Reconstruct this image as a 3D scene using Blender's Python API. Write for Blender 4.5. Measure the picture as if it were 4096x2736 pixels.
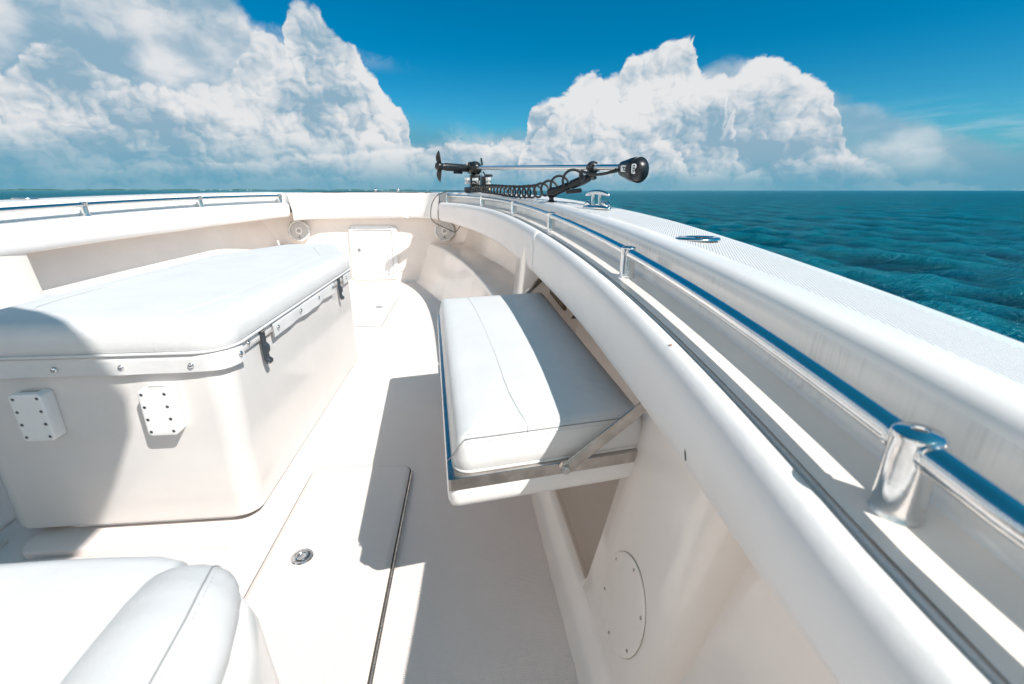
import bpy, bmesh, math, random
from mathutils import Vector, Matrix
rnd = random.Random(7)
for o in list(bpy.data.objects): bpy.data.objects.remove(o)
S = bpy.context.scene
COL = S.collection
# ------------------------------------------------------------------ camera
HC = 0.85
cam = bpy.data.cameras.new('camera'); camo = bpy.data.objects.new('camera', cam); COL.objects.link(camo)
cam.sensor_width = 36; cam.lens = 16; cam.clip_start = 0.02; cam.clip_end = 60000
A = math.radians(5.35); PT = math.radians(18.41)
fw = Vector((math.sin(A)*math.cos(PT), math.cos(A)*math.cos(PT), -math.sin(PT)))
camo.location = (0, 0, HC); camo.rotation_euler = fw.to_track_quat('-Z', 'Y').to_euler()
cam.dof.use_dof = True; cam.dof.focus_distance = 1.5; cam.dof.aperture_fstop = 6.0
S.camera = camo
# ------------------------------------------------------------------ light
LD = Vector((-0.64, 0.60, -1.0)).normalized()
sun = bpy.data.lights.new('sun', 'SUN'); suno = bpy.data.objects.new('sun', sun); COL.objects.link(suno)
sun.energy = 3.9; sun.angle = math.radians(0.53); sun.color = (1.0, 0.955, 0.90)
suno.rotation_euler = LD.to_track_quat('-Z', 'Y').to_euler()
S.view_settings.view_transform = 'Standard'; S.view_settings.look = 'None'
S.view_settings.exposure = 0.60; S.view_settings.gamma = 1
S.cycles.max_bounces = 12; S.cycles.diffuse_bounces = 9; S.cycles.glossy_bounces = 4
# ------------------------------------------------------------------ node helpers
class N:
    """small wrapper: arithmetic on sockets"""
    def __init__(s, nt, k): s.nt = nt; s.k = k
    def _m(s, op, b=None, c=None, clamp=False):
        n = s.nt.nodes.new('ShaderNodeMath'); n.operation = op; n.use_clamp = clamp
        for i, v in enumerate((s, b, c)):
            if v is None: continue
            if isinstance(v, N): s.nt.links.new(v.k, n.inputs[i])
            else: n.inputs[i].default_value = v
        return N(s.nt, n.outputs[0])
    def __add__(s, b): return s._m('ADD', b)
    def __sub__(s, b): return s._m('SUBTRACT', b)
    def __mul__(s, b): return s._m('MULTIPLY', b)
    def __truediv__(s, b): return s._m('DIVIDE', b)
    def clamp(s): return s._m('ADD', 0.0, clamp=True)
    def mx(s, b): return s._m('MAXIMUM', b)
    def mn(s, b): return s._m('MINIMUM', b)
    def step(s, a, b):
        n = s.nt.nodes.new('ShaderNodeMapRange'); n.interpolation_type = 'SMOOTHSTEP'
        s.nt.links.new(s.k, n.inputs['Value']); n.inputs['From Min'].default_value = a; n.inputs['From Max'].default_value = b
        return N(s.nt, n.outputs['Result'])
def comb(nt, x, y, z):
    n = nt.nodes.new('ShaderNodeCombineXYZ')
    for i, v in enumerate((x, y, z)):
        if isinstance(v, N): nt.links.new(v.k, n.inputs[i])
        else: n.inputs[i].default_value = v
    return n.outputs[0]
def noise(nt, vec, scale, detail=4, rough=0.5, dist=0.0):
    n = nt.nodes.new('ShaderNodeTexNoise'); nt.links.new(vec, n.inputs['Vector'])
    n.inputs['Scale'].default_value = scale; n.inputs['Detail'].default_value = detail
    n.inputs['Roughness'].default_value = rough; n.inputs['Distortion'].default_value = dist
    return N(nt, n.outputs['Fac'])
def voro(nt, vec, scale, detail=0, rough=0.5, smooth=0.5):
    n = nt.nodes.new('ShaderNodeTexVoronoi'); n.feature = 'SMOOTH_F1'; nt.links.new(vec, n.inputs['Vector'])
    n.inputs['Scale'].default_value = scale; n.inputs['Detail'].default_value = detail
    n.inputs['Roughness'].default_value = rough; n.inputs['Smoothness'].default_value = smooth
    return N(nt, n.outputs['Distance'])
def mixc(nt, f, a, b):
    n = nt.nodes.new('ShaderNodeMix'); n.data_type = 'RGBA'
    if isinstance(f, N): nt.links.new(f.k, n.inputs[0])
    else: n.inputs[0].default_value = f
    for i, v in ((6, a), (7, b)):
        if isinstance(v, tuple): n.inputs[i].default_value = (*v, 1)
        else: nt.links.new(v, n.inputs[i])
    return n.outputs[2]
def fcurve(nt, x, pts, x0, x1, ymax):
    n = nt.nodes.new('ShaderNodeFloatCurve'); f = (x - x0) / (x1 - x0)
    nt.links.new(f.clamp().k, n.inputs['Value'])
    cm = n.mapping; c = cm.curves[0]
    P = [((a-x0)/(x1-x0), b/ymax) for a, b in pts]
    P = [(0, 0.0)] + [p for p in P if 0 < p[0] < 1] + [(1, 0.0)]
    c.points[0].location = P[0]; c.points[1].location = P[-1]
    for p in P[1:-1]: c.points.new(*p)
    for p in c.points: p.handle_type = 'VECTOR'
    cm.update()
    return N(nt, n.outputs[0]) * ymax
# ------------------------------------------------------------------ sky
W = bpy.data.worlds.new('World'); S.world = W; W.use_nodes = True
nt = W.node_tree; nt.nodes.clear()
out = nt.nodes.new('ShaderNodeOutputWorld'); bg = nt.nodes.new('ShaderNodeBackground'); nt.links.new(bg.outputs[0], out.inputs[0])
STR = 0.0704; bg.inputs['Strength'].default_value = STR
sk = nt.nodes.new('ShaderNodeTexSky'); sk.sky_type = 'NISHITA'; sk.sun_disc = False
sk.sun_elevation = math.radians(48.7); sk.sun_rotation = math.atan2(0.64, -0.60); sk.ozone_density = 2.2; sk.dust_density = 0.4; sk.air_density = 1.0
tc = nt.nodes.new('ShaderNodeTexCoord'); sp = nt.nodes.new('ShaderNodeSeparateXYZ'); nt.links.new(tc.outputs['Generated'], sp.inputs[0])
X, Y, Z = (N(nt, sp.outputs[i]) for i in range(3))
az = X._m('ARCTAN2', Y) * 57.2958; el = Z._m('ARCSINE') * 57.2958
# azure grading of the physical sky
hs = nt.nodes.new('ShaderNodeMix'); hs.data_type = 'RGBA'; hs.blend_type = 'MULTIPLY'; hs.inputs[0].default_value = 1
nt.links.new(sk.outputs[0], hs.inputs[6])
tint = mixc(nt, el.step(0.5, 15.0), (0.30, 0.86, 1.00), (0.0, 0.66, 0.91))
tint = mixc(nt, el.step(20.0, 45.0), tint, (0.10, 0.98, 0.98))
nt.links.new(tint, hs.inputs[7]); skyc = hs.outputs[2]
def n2d(x, y, scale, detail=4, rough=0.5, vec=False):
    n = nt.nodes.new('ShaderNodeTexNoise'); n.noise_dimensions = '2D'; nt.links.new(comb(nt, x, y, 0.0), n.inputs['Vector'])
    n.inputs['Scale'].default_value = scale; n.inputs['Detail'].default_value = detail; n.inputs['Roughness'].default_value = rough
    if vec:
        s_ = nt.nodes.new('ShaderNodeSeparateColor'); nt.links.new(n.outputs['Color'], s_.inputs[0]); return N(nt, s_.outputs[0]), N(nt, s_.outputs[1])
    return N(nt, n.outputs['Fac'])
def bub(x, y, scale):
    n = nt.nodes.new('ShaderNodeTexVoronoi'); n.voronoi_dimensions = '2D'; n.feature = 'F1'; nt.links.new(comb(nt, x, y, 0.0), n.inputs['Vector'])
    n.inputs['Scale'].default_value = scale; d = N(nt, n.outputs['Distance'])
    return d * d * -1.25 + 1.0
w1, w2 = n2d(az, el * 1.2, 0.30, 3, 0.5, vec=True)
wx = az + (w1 - 0.5) * 2.2; wy = el * 1.2 + (w2 - 0.5) * 2.2
fx, fy = n2d(wx, wy, 1.5, 3, 0.55, vec=True)
wx = wx + (fx - 0.5) * 0.55; wy = wy + (fy - 0.5) * 0.55
fine = n2d(wx, wy, 1.1, 5, 0.6)
def relief(dx, dy, a=0.46, b=0.30, c=0.16):
    x = wx + dx; y = wy + dy
    return bub(x, y, 0.30) * a + bub(x + 5.3, y + 1.7, 0.72) * b + bub(x + 9.1, y + 4.2, 1.7) * c
h0 = relief(0.0, 0.0); h1 = relief(0.38, 0.42)
lit = (h0 - h1)
h = h0 + (fine - 0.5) * 0.35
lowf = n2d(az + 7.0, el * 1.5, 0.10, 3, 0.5); mid2 = n2d(wx * 0.8 + 30.0, wy, 0.33, 3, 0.5)
K = 1 / STR / 1.516
def col(r, g, b): return (r * K, g * K, b * K)
WHITE = col(0.79, 0.80, 0.81); MID = col(0.53, 0.61, 0.68); SHD = col(0.27, 0.43, 0.55); HAZ = col(0.115, 0.36, 0.50)
def layer(base, pts, soft, amp, bright, x0=-60, x1=60, top=24, texture=1.0, basefade=4.0, wu=2.2, opac=1.0, edgew=2.6, fadeamt=0.85, mids=1.0):
    u = az + (w1 - 0.5) * wu + (fx - 0.5) * 0.5; v = el + (w2 - 0.5) * wu * 0.6
    H = fcurve(nt, u, pts, x0, x1, top)
    d = H - v + (h - 0.90) * amp
    m = d.step(0.0, soft) * opac
    edge = d.step(edgew, 0.1)
    low = v.step(0.6, basefade)
    L = lit * 0.85 * texture + (h - 0.6) * 0.35 * texture + edge * 0.26 + (lowf - 0.5) * 2.2 * mids + (mid2 - 0.5) * 0.9 * mids + bright
    c = mixc(nt, L.step(-0.05, 0.50), SHD, MID); c = mixc(nt, L.step(0.30, 0.85), c, WHITE)
    c = mixc(nt, (low * -1.0 + 1.0) * fadeamt, c, HAZ)
    return mixc(nt, m, base, c)
sky = skyc
# bright cumulus added out of view to port and astern, to fill the shadows
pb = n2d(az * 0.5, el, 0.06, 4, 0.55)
fill_bank = (Y * -1.0 + X * -0.75).step(-0.05, 0.75) * el.step(34.0, 18.0) * el.step(1.0, 5.0) * pb.step(0.22, 0.42)
sky = mixc(nt, fill_bank * 0.85, sky, col(1.75, 1.58, 1.40))
# thin streaks right of the towers
st = n2d(az * 0.16, el * 1.3 - az * 0.03, 0.55, 5, 0.6)
stm = (st.step(0.40, 0.70) * az.step(33.0, 44.0) * el.step(8.0, 5.0) * 0.55)
sky = mixc(nt, stm, sky, col(0.46, 0.64, 0.76))
# haze belt over the horizon, taller at left
beltH = fcurve(nt, az, [(-60, 9), (-12, 8.5), (-8, 8.6), (-2, 8.2), (2, 7.0), (8, 6.6), (30, 6.0), (44, 3.6), (60, 4.5)], -60.5, 60.5, 24)
bm_ = (beltH - el + (h - 0.6) * 1.0).step(-0.2, 3.2) * 0.85
sky = mixc(nt, bm_, sky, mixc(nt, (lowf + lit * 0.3).step(0.40, 0.62), HAZ, col(0.30, 0.50, 0.62)))
sky = mixc(nt, el.step(7.5, 0.3) * 0.85, sky, HAZ)
# grey veil behind the left towers
sky = layer(sky, [(-59, 24), (-40, 24), (-27, 24), (-23, 19.5), (-21.2, 16.6), (-20.0, 15.2), (-18.3, 13.8), (-15, 10), (-12, 6), (-9, 2)], 1.8, 0.6, 0.27, texture=0.15, basefade=7.0, wu=1.4, opac=0.95, edgew=0.2, mids=1.2)
sky = layer(sky, [(-59, 24), (-45, 24), (-33.6, 24), (-32.6, 18.5), (-33.2, 15.5), (-34.5, 14.2), (-37, 13.6), (-39, 14.0), (-45, 13)], 1.6, 1.2, 0.55, texture=0.5, basefade=2.0, wu=1.4, opac=(el.step(11.5, 15.5) * 0.8), edgew=0.5)
# left towers, back to front
sky = layer(sky, [(-59, 8), (-40.8, 8.9), (-39.2, 9.0), (-38.2, 9.8), (-37.3, 11.4), (-36.2, 12.1), (-35.2, 11.9), (-34, 10.8), (-32.6, 9.9), (-30.5, 9.7), (-27.4, 9.1), (-25, 8.2), (-23, 6.5)], 0.5, 1.5, 0.40, basefade=6.5, wu=1.6)
sky = layer(sky, [(-20.4, 5), (-19.0, 9.0), (-18.1, 13.2), (-17.9, 15.4), (-17.4, 16.7), (-16.5, 17.4), (-15.6, 17.6), (-14.7, 17.3), (-13.9, 16.5), (-13.2, 15.5), (-11.8, 14.6), (-11.0, 14.0), (-10.2, 12.6), (-9.3, 11.9), (-8.9, 10.6), (-8.0, 10.0), (-7.0, 8.9), (-6.4, 7.4), (-6.2, 4.0), (-5.4, 2.4), (-4, 1)], 0.6, 1.2, 0.42, basefade=6.0, wu=1.3, edgew=3.2)
sky = layer(sky, [(-30.5, 3), (-28.6, 7.5), (-26.5, 9.6), (-23.8, 10.4), (-22.0, 12.8), (-20.4, 15.3), (-18.8, 15.2), (-17.6, 13.4), (-16.2, 11.9), (-15.0, 10.6), (-13.6, 9.9), (-12.6, 7.6), (-11.6, 5.5), (-10.6, 3)], 0.5, 1.5, 0.34, basefade=6.5, wu=1.8, opac=0.85, edgew=3.4)
sky = layer(sky, [(-43, 3), (-41, 6.4), (-38, 7.6), (-35, 6.8), (-32.5, 7.8), (-29.5, 7.4), (-27, 5.2), (-25, 3.0)], 0.8, 1.8, 0.34, basefade=6.0, wu=2.4, opac=0.8)
sky = layer(sky, [(-12.6, 3), (-11.4, 6.2), (-10.0, 8.2), (-8.6, 8.4), (-7.4, 7.4), (-6.9, 5.2), (-6.3, 3)], 0.5, 1.4, 0.50, basefade=5.0, wu=1.2, opac=0.9)
sky = layer(sky, [(-33.5, 0.5), (-32.6, 2.6), (-31.0, 3.0), (-29.0, 2.7), (-27.3, 1.9), (-26.8, 0.5)], 0.7, 0.6, 0.40, basefade=2.2, wu=0.7, opac=(el.step(1.1, 2.0) * 0.6), texture=0.5)
sky = layer(sky, [(-7, 0.5), (-5.8, 3.6), (-4.5, 3.1), (-2.5, 3.7), (-1.0, 6.4), (0.3, 6.0), (1.0, 4.2), (3, 5.1), (5.5, 4.9), (7, 5.8), (9, 3.5)], 0.9, 1.3, 0.26, basefade=3.5, wu=1.2, opac=0.55)
# right group: soft back lobes, then the bright ones
sky = layer(sky, [(23.5, 9), (25.5, 12.3), (27.2, 13.3), (29, 12.9), (31.4, 12.9), (33.4, 11.2)], 1.4, 0.8, 0.04, texture=0.2, wu=1.2, opac=0.7, edgew=0.2)
sky = layer(sky, [(24.0, 8), (25.6, 11.0), (27.5, 11.7), (28.6, 11.4), (30.3, 12.8), (31.8, 13.1), (33.3, 12.2), (35.4, 11.1), (37.4, 9.5), (38.3, 7.6), (39.1, 5.2), (40.1, 3.8), (43, 2.6), (45.2, 0.4)], 0.55, 1.3, 0.28, basefade=4.5, wu=1.1, edgew=2.4, texture=0.85)
sky = layer(sky, [(6.3, 3.0), (7.1, 8.3), (7.7, 9.5), (11, 10.5), (12.7, 12.1), (14.2, 12.6), (15.5, 12.3), (17.4, 12.9), (18.2, 14.1), (20.3, 14.4), (21.8, 14.9), (23.0, 15.1), (24.4, 14.9), (24.9, 13.6), (25.4, 12.0), (26.6, 11.2), (28.2, 10.8), (29.2, 9.4), (28.6, 6.5), (29.8, 4.5), (31, 2.0)], 0.55, 1.3, 0.40, basefade=4.2, wu=1.1, edgew=3.0)
sky = layer(sky, [(5.8, 1.0), (6.6, 4.6), (7.4, 6.6), (9.5, 8.2), (11.5, 9.6), (13.5, 10.4), (15.5, 9.9), (17.5, 9.4), (19.6, 7.8), (21.5, 6.4), (24, 4.6), (26, 2.4)], 0.4, 1.7, 0.46, basefade=3.2, wu=1.8, edgew=2.4, opac=0.95)
sky = layer(sky, [(30, 0.6), (32, 2.6), (34.5, 3.6), (36.5, 3.2), (38.5, 4.0), (40.5, 3.4), (42.5, 2.2), (45, 0.6)], 0.6, 1.2, 0.36, basefade=3.0, wu=1.0, opac=0.7)
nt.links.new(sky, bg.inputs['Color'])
# ------------------------------------------------------------------ materials
def mat(name, color, rough=0.4, metal=0.0, coat=0.0, bump=None, var=0.0, varscale=4.0, spec=0.5, stain=None):
    m = bpy.data.materials.new(name); m.use_nodes = True; t = m.node_tree; b = t.nodes['Principled BSDF']
    b.inputs['Base Color'].default_value = (*color, 1); b.inputs['Roughness'].default_value = rough
    b.inputs['Metallic'].default_value = metal; b.inputs['Coat Weight'].default_value = coat; b.inputs['Coat Roughness'].default_value = 0.08
    b.inputs['Specular IOR Level'].default_value = spec
    tcn = t.nodes.new('ShaderNodeTexCoord'); ov = tcn.outputs['Object']
    c = None
    if var:
        f = noise(t, ov, varscale, 6, 0.6)
        c = mixc(t, f.step(0.3, 0.75), tuple(max(0, x*(1-var)) for x in color), tuple(min(1, x*(1+var*0.4)) for x in color))
        rr = noise(t, ov, varscale*3, 5, 0.6) * (0.25*rough + 0.05) + (rough*0.85)
        t.links.new(rr.k, b.inputs['Roughness'])
    if stain:
        f = noise(t, ov, stain[1], 7, 0.7)
        c = mixc(t, f.step(stain[2], stain[2]+0.18) * stain[3], c if c is not None else color, stain[0])
    if c is not None: t.links.new(c, b.inputs['Base Color'])
    if bump:
        hgt = bump(t, ov); bn = t.nodes.new('ShaderNodeBump'); t.links.new(hgt[0].k, bn.inputs['Height'])
        bn.inputs['Distance'].default_value = hgt[1]; bn.inputs['Strength'].default_value = hgt[2]
        t.links.new(bn.outputs[0], b.inputs['Normal'])
    return m
def sepv(t, v):
    s = t.nodes.new('ShaderNodeSeparateXYZ'); t.links.new(v, s.inputs[0]); return [N(t, s.outputs[i]) for i in range(3)]
def b_diamond(t, v):
    x, y, z = sepv(t, v); k = 2*math.pi/0.0042
    a = ((x*0.83 + y*0.56)*k)._m('SINE'); b = ((x*0.83 - y*0.56)*k)._m('SINE')
    return (a*b, 0.0009, 0.75)
def b_ridge(t, v):
    x, y, z = sepv(t, v); k = 2*math.pi/0.0052
    return (((x*0.90 - y*0.43)*k)._m('SINE').step(-0.6, 0.6), 0.0016, 1.0)
def b_fine(t, v): return (noise(t, v, 900, 3, 0.6)*0.5 + noise(t, v, 9, 4, 0.55)*5.0, 0.0012, 0.5)
def b_wave(t, v): return (noise(t, v, 9, 2, 0.5), 0.004, 0.25)
GEL = mat('white_gelcoat', (0.83, 0.81, 0.79), 0.22, coat=0.3, bump=b_wave, var=0.035)
BOXM = mat('box_gelcoat', (0.71, 0.685, 0.665), 0.2, coat=0.3, bump=b_wave, var=0.05, stain=((0.55, 0.46, 0.37), 2.2, 0.68, 0.25))
LIN = mat('cream_liner_gelcoat', (0.88, 0.805, 0.745), 0.2, coat=0.35, bump=b_wave, var=0.05, stain=((0.52, 0.42, 0.32), 3.5, 0.66, 0.35))
NSK = mat('deck_nonskid', (0.90, 0.81, 0.765), 0.5, bump=b_diamond, var=0.04, stain=((0.55, 0.47, 0.38), 5.0, 0.70, 0.3))
RDG = mat('ridged_nonskid', (0.66, 0.655, 0.655), 0.45, bump=b_ridge, var=0.03)
VIN = mat('white_vinyl', (0.68, 0.675, 0.67), 0.42, bump=b_fine, var=0.035, varscale=7)
VIN2 = mat('white_vinyl_bolster', (0.80, 0.775, 0.76), 0.36, bump=b_fine, var=0.035, varscale=5)
STI = mat('stitching_thread', (0.55, 0.55, 0.54), 0.7)
SEAMV = mat('seam_fold', (0.60, 0.60, 0.60), 0.6)
SEAM = mat('seam_crease', (0.30, 0.30, 0.30), 0.7)
def mk_wal():
    m = mat('rain_streaked_gelcoat', (0.76, 0.745, 0.725), 0.25, coat=0.2); t = m.node_tree; b = t.nodes['Principled BSDF']
    tcn = t.nodes.new('ShaderNodeTexCoord'); x, y, z = sepv(t, tcn.outputs['Object'])
    f = noise(t, comb(t, x*120.0, y*120.0, z*3.0), 1.0, 4, 0.6).step(0.42, 0.75) * noise(t, comb(t, x*6.0, y*6.0, z*9.0), 1.0, 4, 0.6).step(0.40, 0.70)
    t.links.new(mixc(t, f*0.6, (0.76, 0.745, 0.725), (0.42, 0.41, 0.40)), b.inputs['Base Color']); return m
WAL = mk_wal()
PLA = mat('white_plastic', (0.82, 0.82, 0.81), 0.3, var=0.02)
def b_scr(t, v): return (noise(t, v, 260, 4, 0.7), 0.0004, 0.35)
INOX = mat('polished_stainless', (0.74, 0.745, 0.75), 0.10, metal=1.0, bump=b_scr, var=0.08, varscale=40)
INOX2 = mat('tarnished_stainless', (0.56, 0.53, 0.50), 0.22, metal=1.0, var=0.25, varscale=30, bump=b_scr)
ALU = mat('alloy_shaft', (0.78, 0.77, 0.76), 0.18, metal=1.0, var=0.05, varscale=20)
BLK = mat('black_plastic', (0.012, 0.013, 0.015), 0.32, var=0.2, varscale=40)
BLK2 = mat('black_textured_cord', (0.018, 0.018, 0.019), 0.42)
RUB = mat('dark_grey_rubber', (0.035, 0.047, 0.058), 0.42, var=0.2, varscale=60)
DRK = mat('dark_gap', (0.03, 0.03, 0.03), 0.8)
GAP = mat('hairline_gap', (0.10, 0.085, 0.07), 0.8)
GRY = mat('grille_grey', (0.42, 0.40, 0.39), 0.5)
WHT = mat('white_sticker', (0.75, 0.76, 0.76), 0.4)
CRM = mat('cream_block', (0.72, 0.58, 0.36), 0.5)
WOOD = mat('aged_backing_board', (0.24, 0.17, 0.10), 0.6, var=0.5, varscale=12)
BLKS = mat('screw_socket', (0.05, 0.05, 0.05), 0.5)
# ------------------------------------------------------------------ mesh helpers
def link(name, me, m, parent=None, smooth=True, ang=35):
    o = bpy.data.objects.new(name, me); COL.objects.link(o)
    for mm in (m if isinstance(m, (list, tuple)) else [m]): me.materials.append(mm)
    if smooth:
        for p in me.polygons: p.use_smooth = True
        try: me.set_sharp_from_angle(angle=math.radians(ang))
        except Exception: pass
    if parent: o.parent = parent
    return o
class MB:
    """collects pieces into one mesh"""
    def __init__(s): s.v = []; s.f = []; s.mi = []
    def add(s, v, f, mi=0):
        b = len(s.v); s.v += [tuple(p) for p in v]; s.f += [tuple(i+b for i in q) for q in f]
        s.mi += ([mi]*len(f) if isinstance(mi, int) else list(mi)); return s
    def mirror(s):
        m = MB(); m.v = [(-1.74-p[0], p[1], p[2]) for p in s.v]; m.f = [tuple(reversed(q)) for q in s.f]; m.mi = list(s.mi); return m
    def build(s, name, m, parent=None, smooth=True, ang=35, origin=None):
        me = bpy.data.meshes.new(name)
        pl = Vector(parent.location) if parent is not None and parent.parent is None else Vector((0, 0, 0))
        if parent is not None and parent.parent is not None: pl = Vector(parent['wl'])
        org = Vector(origin) if origin is not None else pl
        me.from_pydata([Vector(p)-org for p in s.v], [], s.f); me.update()
        for i, p in enumerate(me.polygons): p.material_index = s.mi[i]
        o = link(name, me, m, parent, smooth, ang); o.location = org - pl; o['wl'] = tuple(org)
        return o
def grid(rows, closed=False):
    """rows: list of equal-length point lists"""
    v = [p for r in rows for p in r]; n = len(rows[0]); f = []
    for i in range(len(rows)-1):
        for j in range(n if closed else n-1):
            k = (j+1) % n
            f.append((i*n+j, i*n+k, (i+1)*n+k, (i+1)*n+j))
    return v, f
def offs(poly, d):
    """inset a convex ccw polygon by d"""
    n = len(poly); L = []
    for i in range(n):
        a = Vector(poly[i]); b = Vector(poly[(i+1) % n]); t = (b-a).normalized(); nn = Vector((-t.y, t.x)); L.append((a+nn*d, t))
    r = []
    for i in range(n):
        p, t = L[i-1]; q, u = L[i]; den = t.x*u.y - t.y*u.x
        s_ = ((q.x-p.x)*u.y - (q.y-p.y)*u.x)/den; r.append(p + t*s_)
    return r
def rpoly(poly, r, seg=6):
    n = len(poly); o = []
    for i in range(n):
        p0 = Vector(poly[i-1]); p = Vector(poly[i]); p1 = Vector(poly[(i+1) % n])
        a = (p0-p).normalized(); b = (p1-p).normalized(); ang = a.angle(b)
        rr = r[i] if isinstance(r, (list, tuple)) else r
        d = max(1e-5, rr/math.tan(ang/2)); d = min(d, (p0-p).length*0.49, (p1-p).length*0.49); R = d*math.tan(ang/2)
        c = p + (a+b).normalized()*(R/math.sin(ang/2))
        s0 = p+a*d-c; s1 = p+b*d-c
        for k in range(seg+1):
            t = k/seg; w = s0.angle(s1); w = max(w, 1e-6)
            q = (s0*math.sin((1-t)*w) + s1*math.sin(t*w))/math.sin(w); o.append(c+q)
    return o
def loft(mb, poly, layers, r=0.02, seg=6, cap=True, crown=0.0, bottom=False, mi=0, rings=(0.85, 0.65, 0.4, 0.18), fn=None):
    """layers: (inset, z). crown dome on the last"""
    rows = []
    for ins, z in layers:
        q = rpoly(offs(poly, ins), max(0.002, (r if not isinstance(r, (list, tuple)) else min(r)) - ins) if not isinstance(r, (list, tuple)) else [max(0.002, x-ins) for x in r], seg)
        rows.append([(p.x, p.y, z) for p in q])
    if cap:
        last = rows[-1]; cx = sum(p[0] for p in last)/len(last); cy = sum(p[1] for p in last)/len(last); z = last[0][2]
        for s_ in rings:
            rows.append([(cx+(p[0]-cx)*s_, cy+(p[1]-cy)*s_, z + crown*(1-s_*s_)) for p in last])
    v, f = grid(rows, True); n = len(rows[0])
    if cap: f.append(tuple(range((len(rows)-1)*n, len(rows)*n)))
    if bottom: f.append(tuple(reversed(range(n))))
    if fn: v = [fn(p) for p in v]
    mb.add(v, f, mi); return mb
def tube(mb, pts, r, seg=10, caps=True, mi=0):
    P = [Vector(p) for p in pts]; rows = []; up = None
    for i, p in enumerate(P):
        t = (P[min(i+1, len(P)-1)] - P[max(i-1, 0)]).normalized()
        if up is None: up = Vector((0, 0, 1)) if abs(t.z) < 0.9 else Vector((1, 0, 0))
        s_ = t.cross(up).normalized(); up = s_.cross(t).normalized()
        rr = r[i] if isinstance(r, (list, tuple)) else r
        rows.append([p + (s_*math.cos(2*math.pi*k/seg) + up*math.sin(2*math.pi*k/seg))*rr for k in range(seg)])
    v, f = grid(rows, True)
    if caps: f.append(tuple(range(seg))[::-1]); f.append(tuple(range((len(rows)-1)*seg, len(rows)*seg)))
    mb.add(v, f, mi); return mb
def lathe(mb, prof, M=Matrix.Identity(4), seg=24, mi=0):
    rows = [[M @ Vector((r*math.cos(2*math.pi*k/seg), r*math.sin(2*math.pi*k/seg), z)) for k in range(seg)] for r, z in prof]
    v, f = grid(rows, True); f.append(tuple(reversed(range(seg)))); f.append(tuple(range((len(rows)-1)*seg, len(rows)*seg)))
    mb.add(v, f, mi); return mb
def box(mb, c, s, M=None, bev=0.0, mi=0, seg=2):
    bm = bmesh.new(); bmesh.ops.create_cube(bm, size=1)
    bmesh.ops.scale(bm, vec=s, verts=bm.verts)
    if bev: bmesh.ops.bevel(bm, geom=list(bm.edges), offset=bev, segments=seg, affect='EDGES', profile=0.5)
    bm.verts.ensure_lookup_table(); bm.verts.index_update()
    T = Matrix.Translation(c) @ (M if M else Matrix.Identity(4))
    v = [T @ x.co for x in bm.verts]; f = [[x.index for x in q.verts] for q in bm.faces]; bm.free()
    mb.add(v, f, mi); return mb
def frame(z, x=None):
    """rotation whose local Z points along z"""
    z = Vector(z).normalized(); x = Vector(x) if x else (Vector((1, 0, 0)) if abs(z.x) < 0.9 else Vector((0, 1, 0)))
    x = (x - z*x.dot(z)).normalized(); y = z.cross(x)
    return Matrix((x, y, z)).transposed().to_4x4()
def at(p, M=None): return Matrix.Translation(Vector(p)) @ (M or Matrix.Identity(4))
def thing(name, label, cat, loc=(0, 0, 0), group=None):
    o = bpy.data.objects.new(name, None); COL.objects.link(o); o.location = loc; o.empty_display_size = 0.05
    o['label'] = label; o['category'] = cat; o['wl'] = tuple(loc)
    if group: o['group'] = group
    return o
def tag(o, label, cat, group=None):
    o['label'] = label; o['category'] = cat
    if group: o['group'] = group
    return o
def copy_tree(o, parent=None):
    c = o.copy(); COL.objects.link(c); c.parent = parent
    for ch in [k for k in bpy.data.objects if k.parent == o]: copy_tree(ch, c)
    return c
# ------------------------------------------------------------------ sheer line of the boat
CX = [-0.0009948997082382235, 0.003484713676412736, 0.010824627574991426, -0.09938650790533751, 0.16347036710801863, 0.290085229821443]
CZ = [2.13260401e-04, -8.59905044e-03, 6.96020786e-02, 6.50762287e-01]
def pv(c, y):
    s_ = 0
    for k in c: s_ = s_*y + k
    return s_
def xr(y):
    if y < 0.2: return pv(CX, 0.2) + (y-0.2)*0.03
    return pv(CX, y)
def zr(y):
    if y < 0: return pv(CZ, 0) + 0.045*y
    return pv(CZ, y)
def nrm(y):
    e = 0.01; s_ = (xr(y+e)-xr(y-e))/(2*e); return Vector((1, -s_)).normalized()
def G(y, n, z, absz=False):
    a = nrm(y); return (xr(y)+a.x*n, y+a.y*n, z if absz else zr(y)+z)
def lerp(tab, y):
    if y <= tab[0][0]: return tab[0][1]
    for (a, b), (c, d) in zip(tab, tab[1:]):
        if y <= c: return b + (d-b)*(y-a)/(c-a)
    return tab[-1][1]
def yrange(a, b, n): return [a + (b-a)*i/n for i in range(n+1)]
YS = yrange(-2.2, 4.25, 90)
PORT = lambda p: (-1.74-p[0], p[1], p[2])
boat = thing('boat', 'white fibreglass boat with high sided bow cockpit, seen from inside', 'boat', (-0.87, 0.5, 0))
from mathutils.bvhtree import BVHTree
def drape(mbx, xy, lift=0.0004, step=0.012):
    bv = BVHTree.FromPolygons([Vector(p) for p in mbx.v], mbx.f); out_ = []
    for i in range(len(xy)-1):
        a = Vector(xy[i][:2]); b = Vector(xy[i+1][:2]); n_ = max(1, int((b-a).length/step))
        for k in range(n_ + (1 if i == len(xy)-2 else 0)):
            p = a.lerp(b, k/n_); h_ = bv.ray_cast(Vector((p.x, p.y, 1.2)), Vector((0, 0, -1)))
            if h_[0] is not None: out_.append((p.x, p.y, h_[0].z+lift))
    return out_
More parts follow.
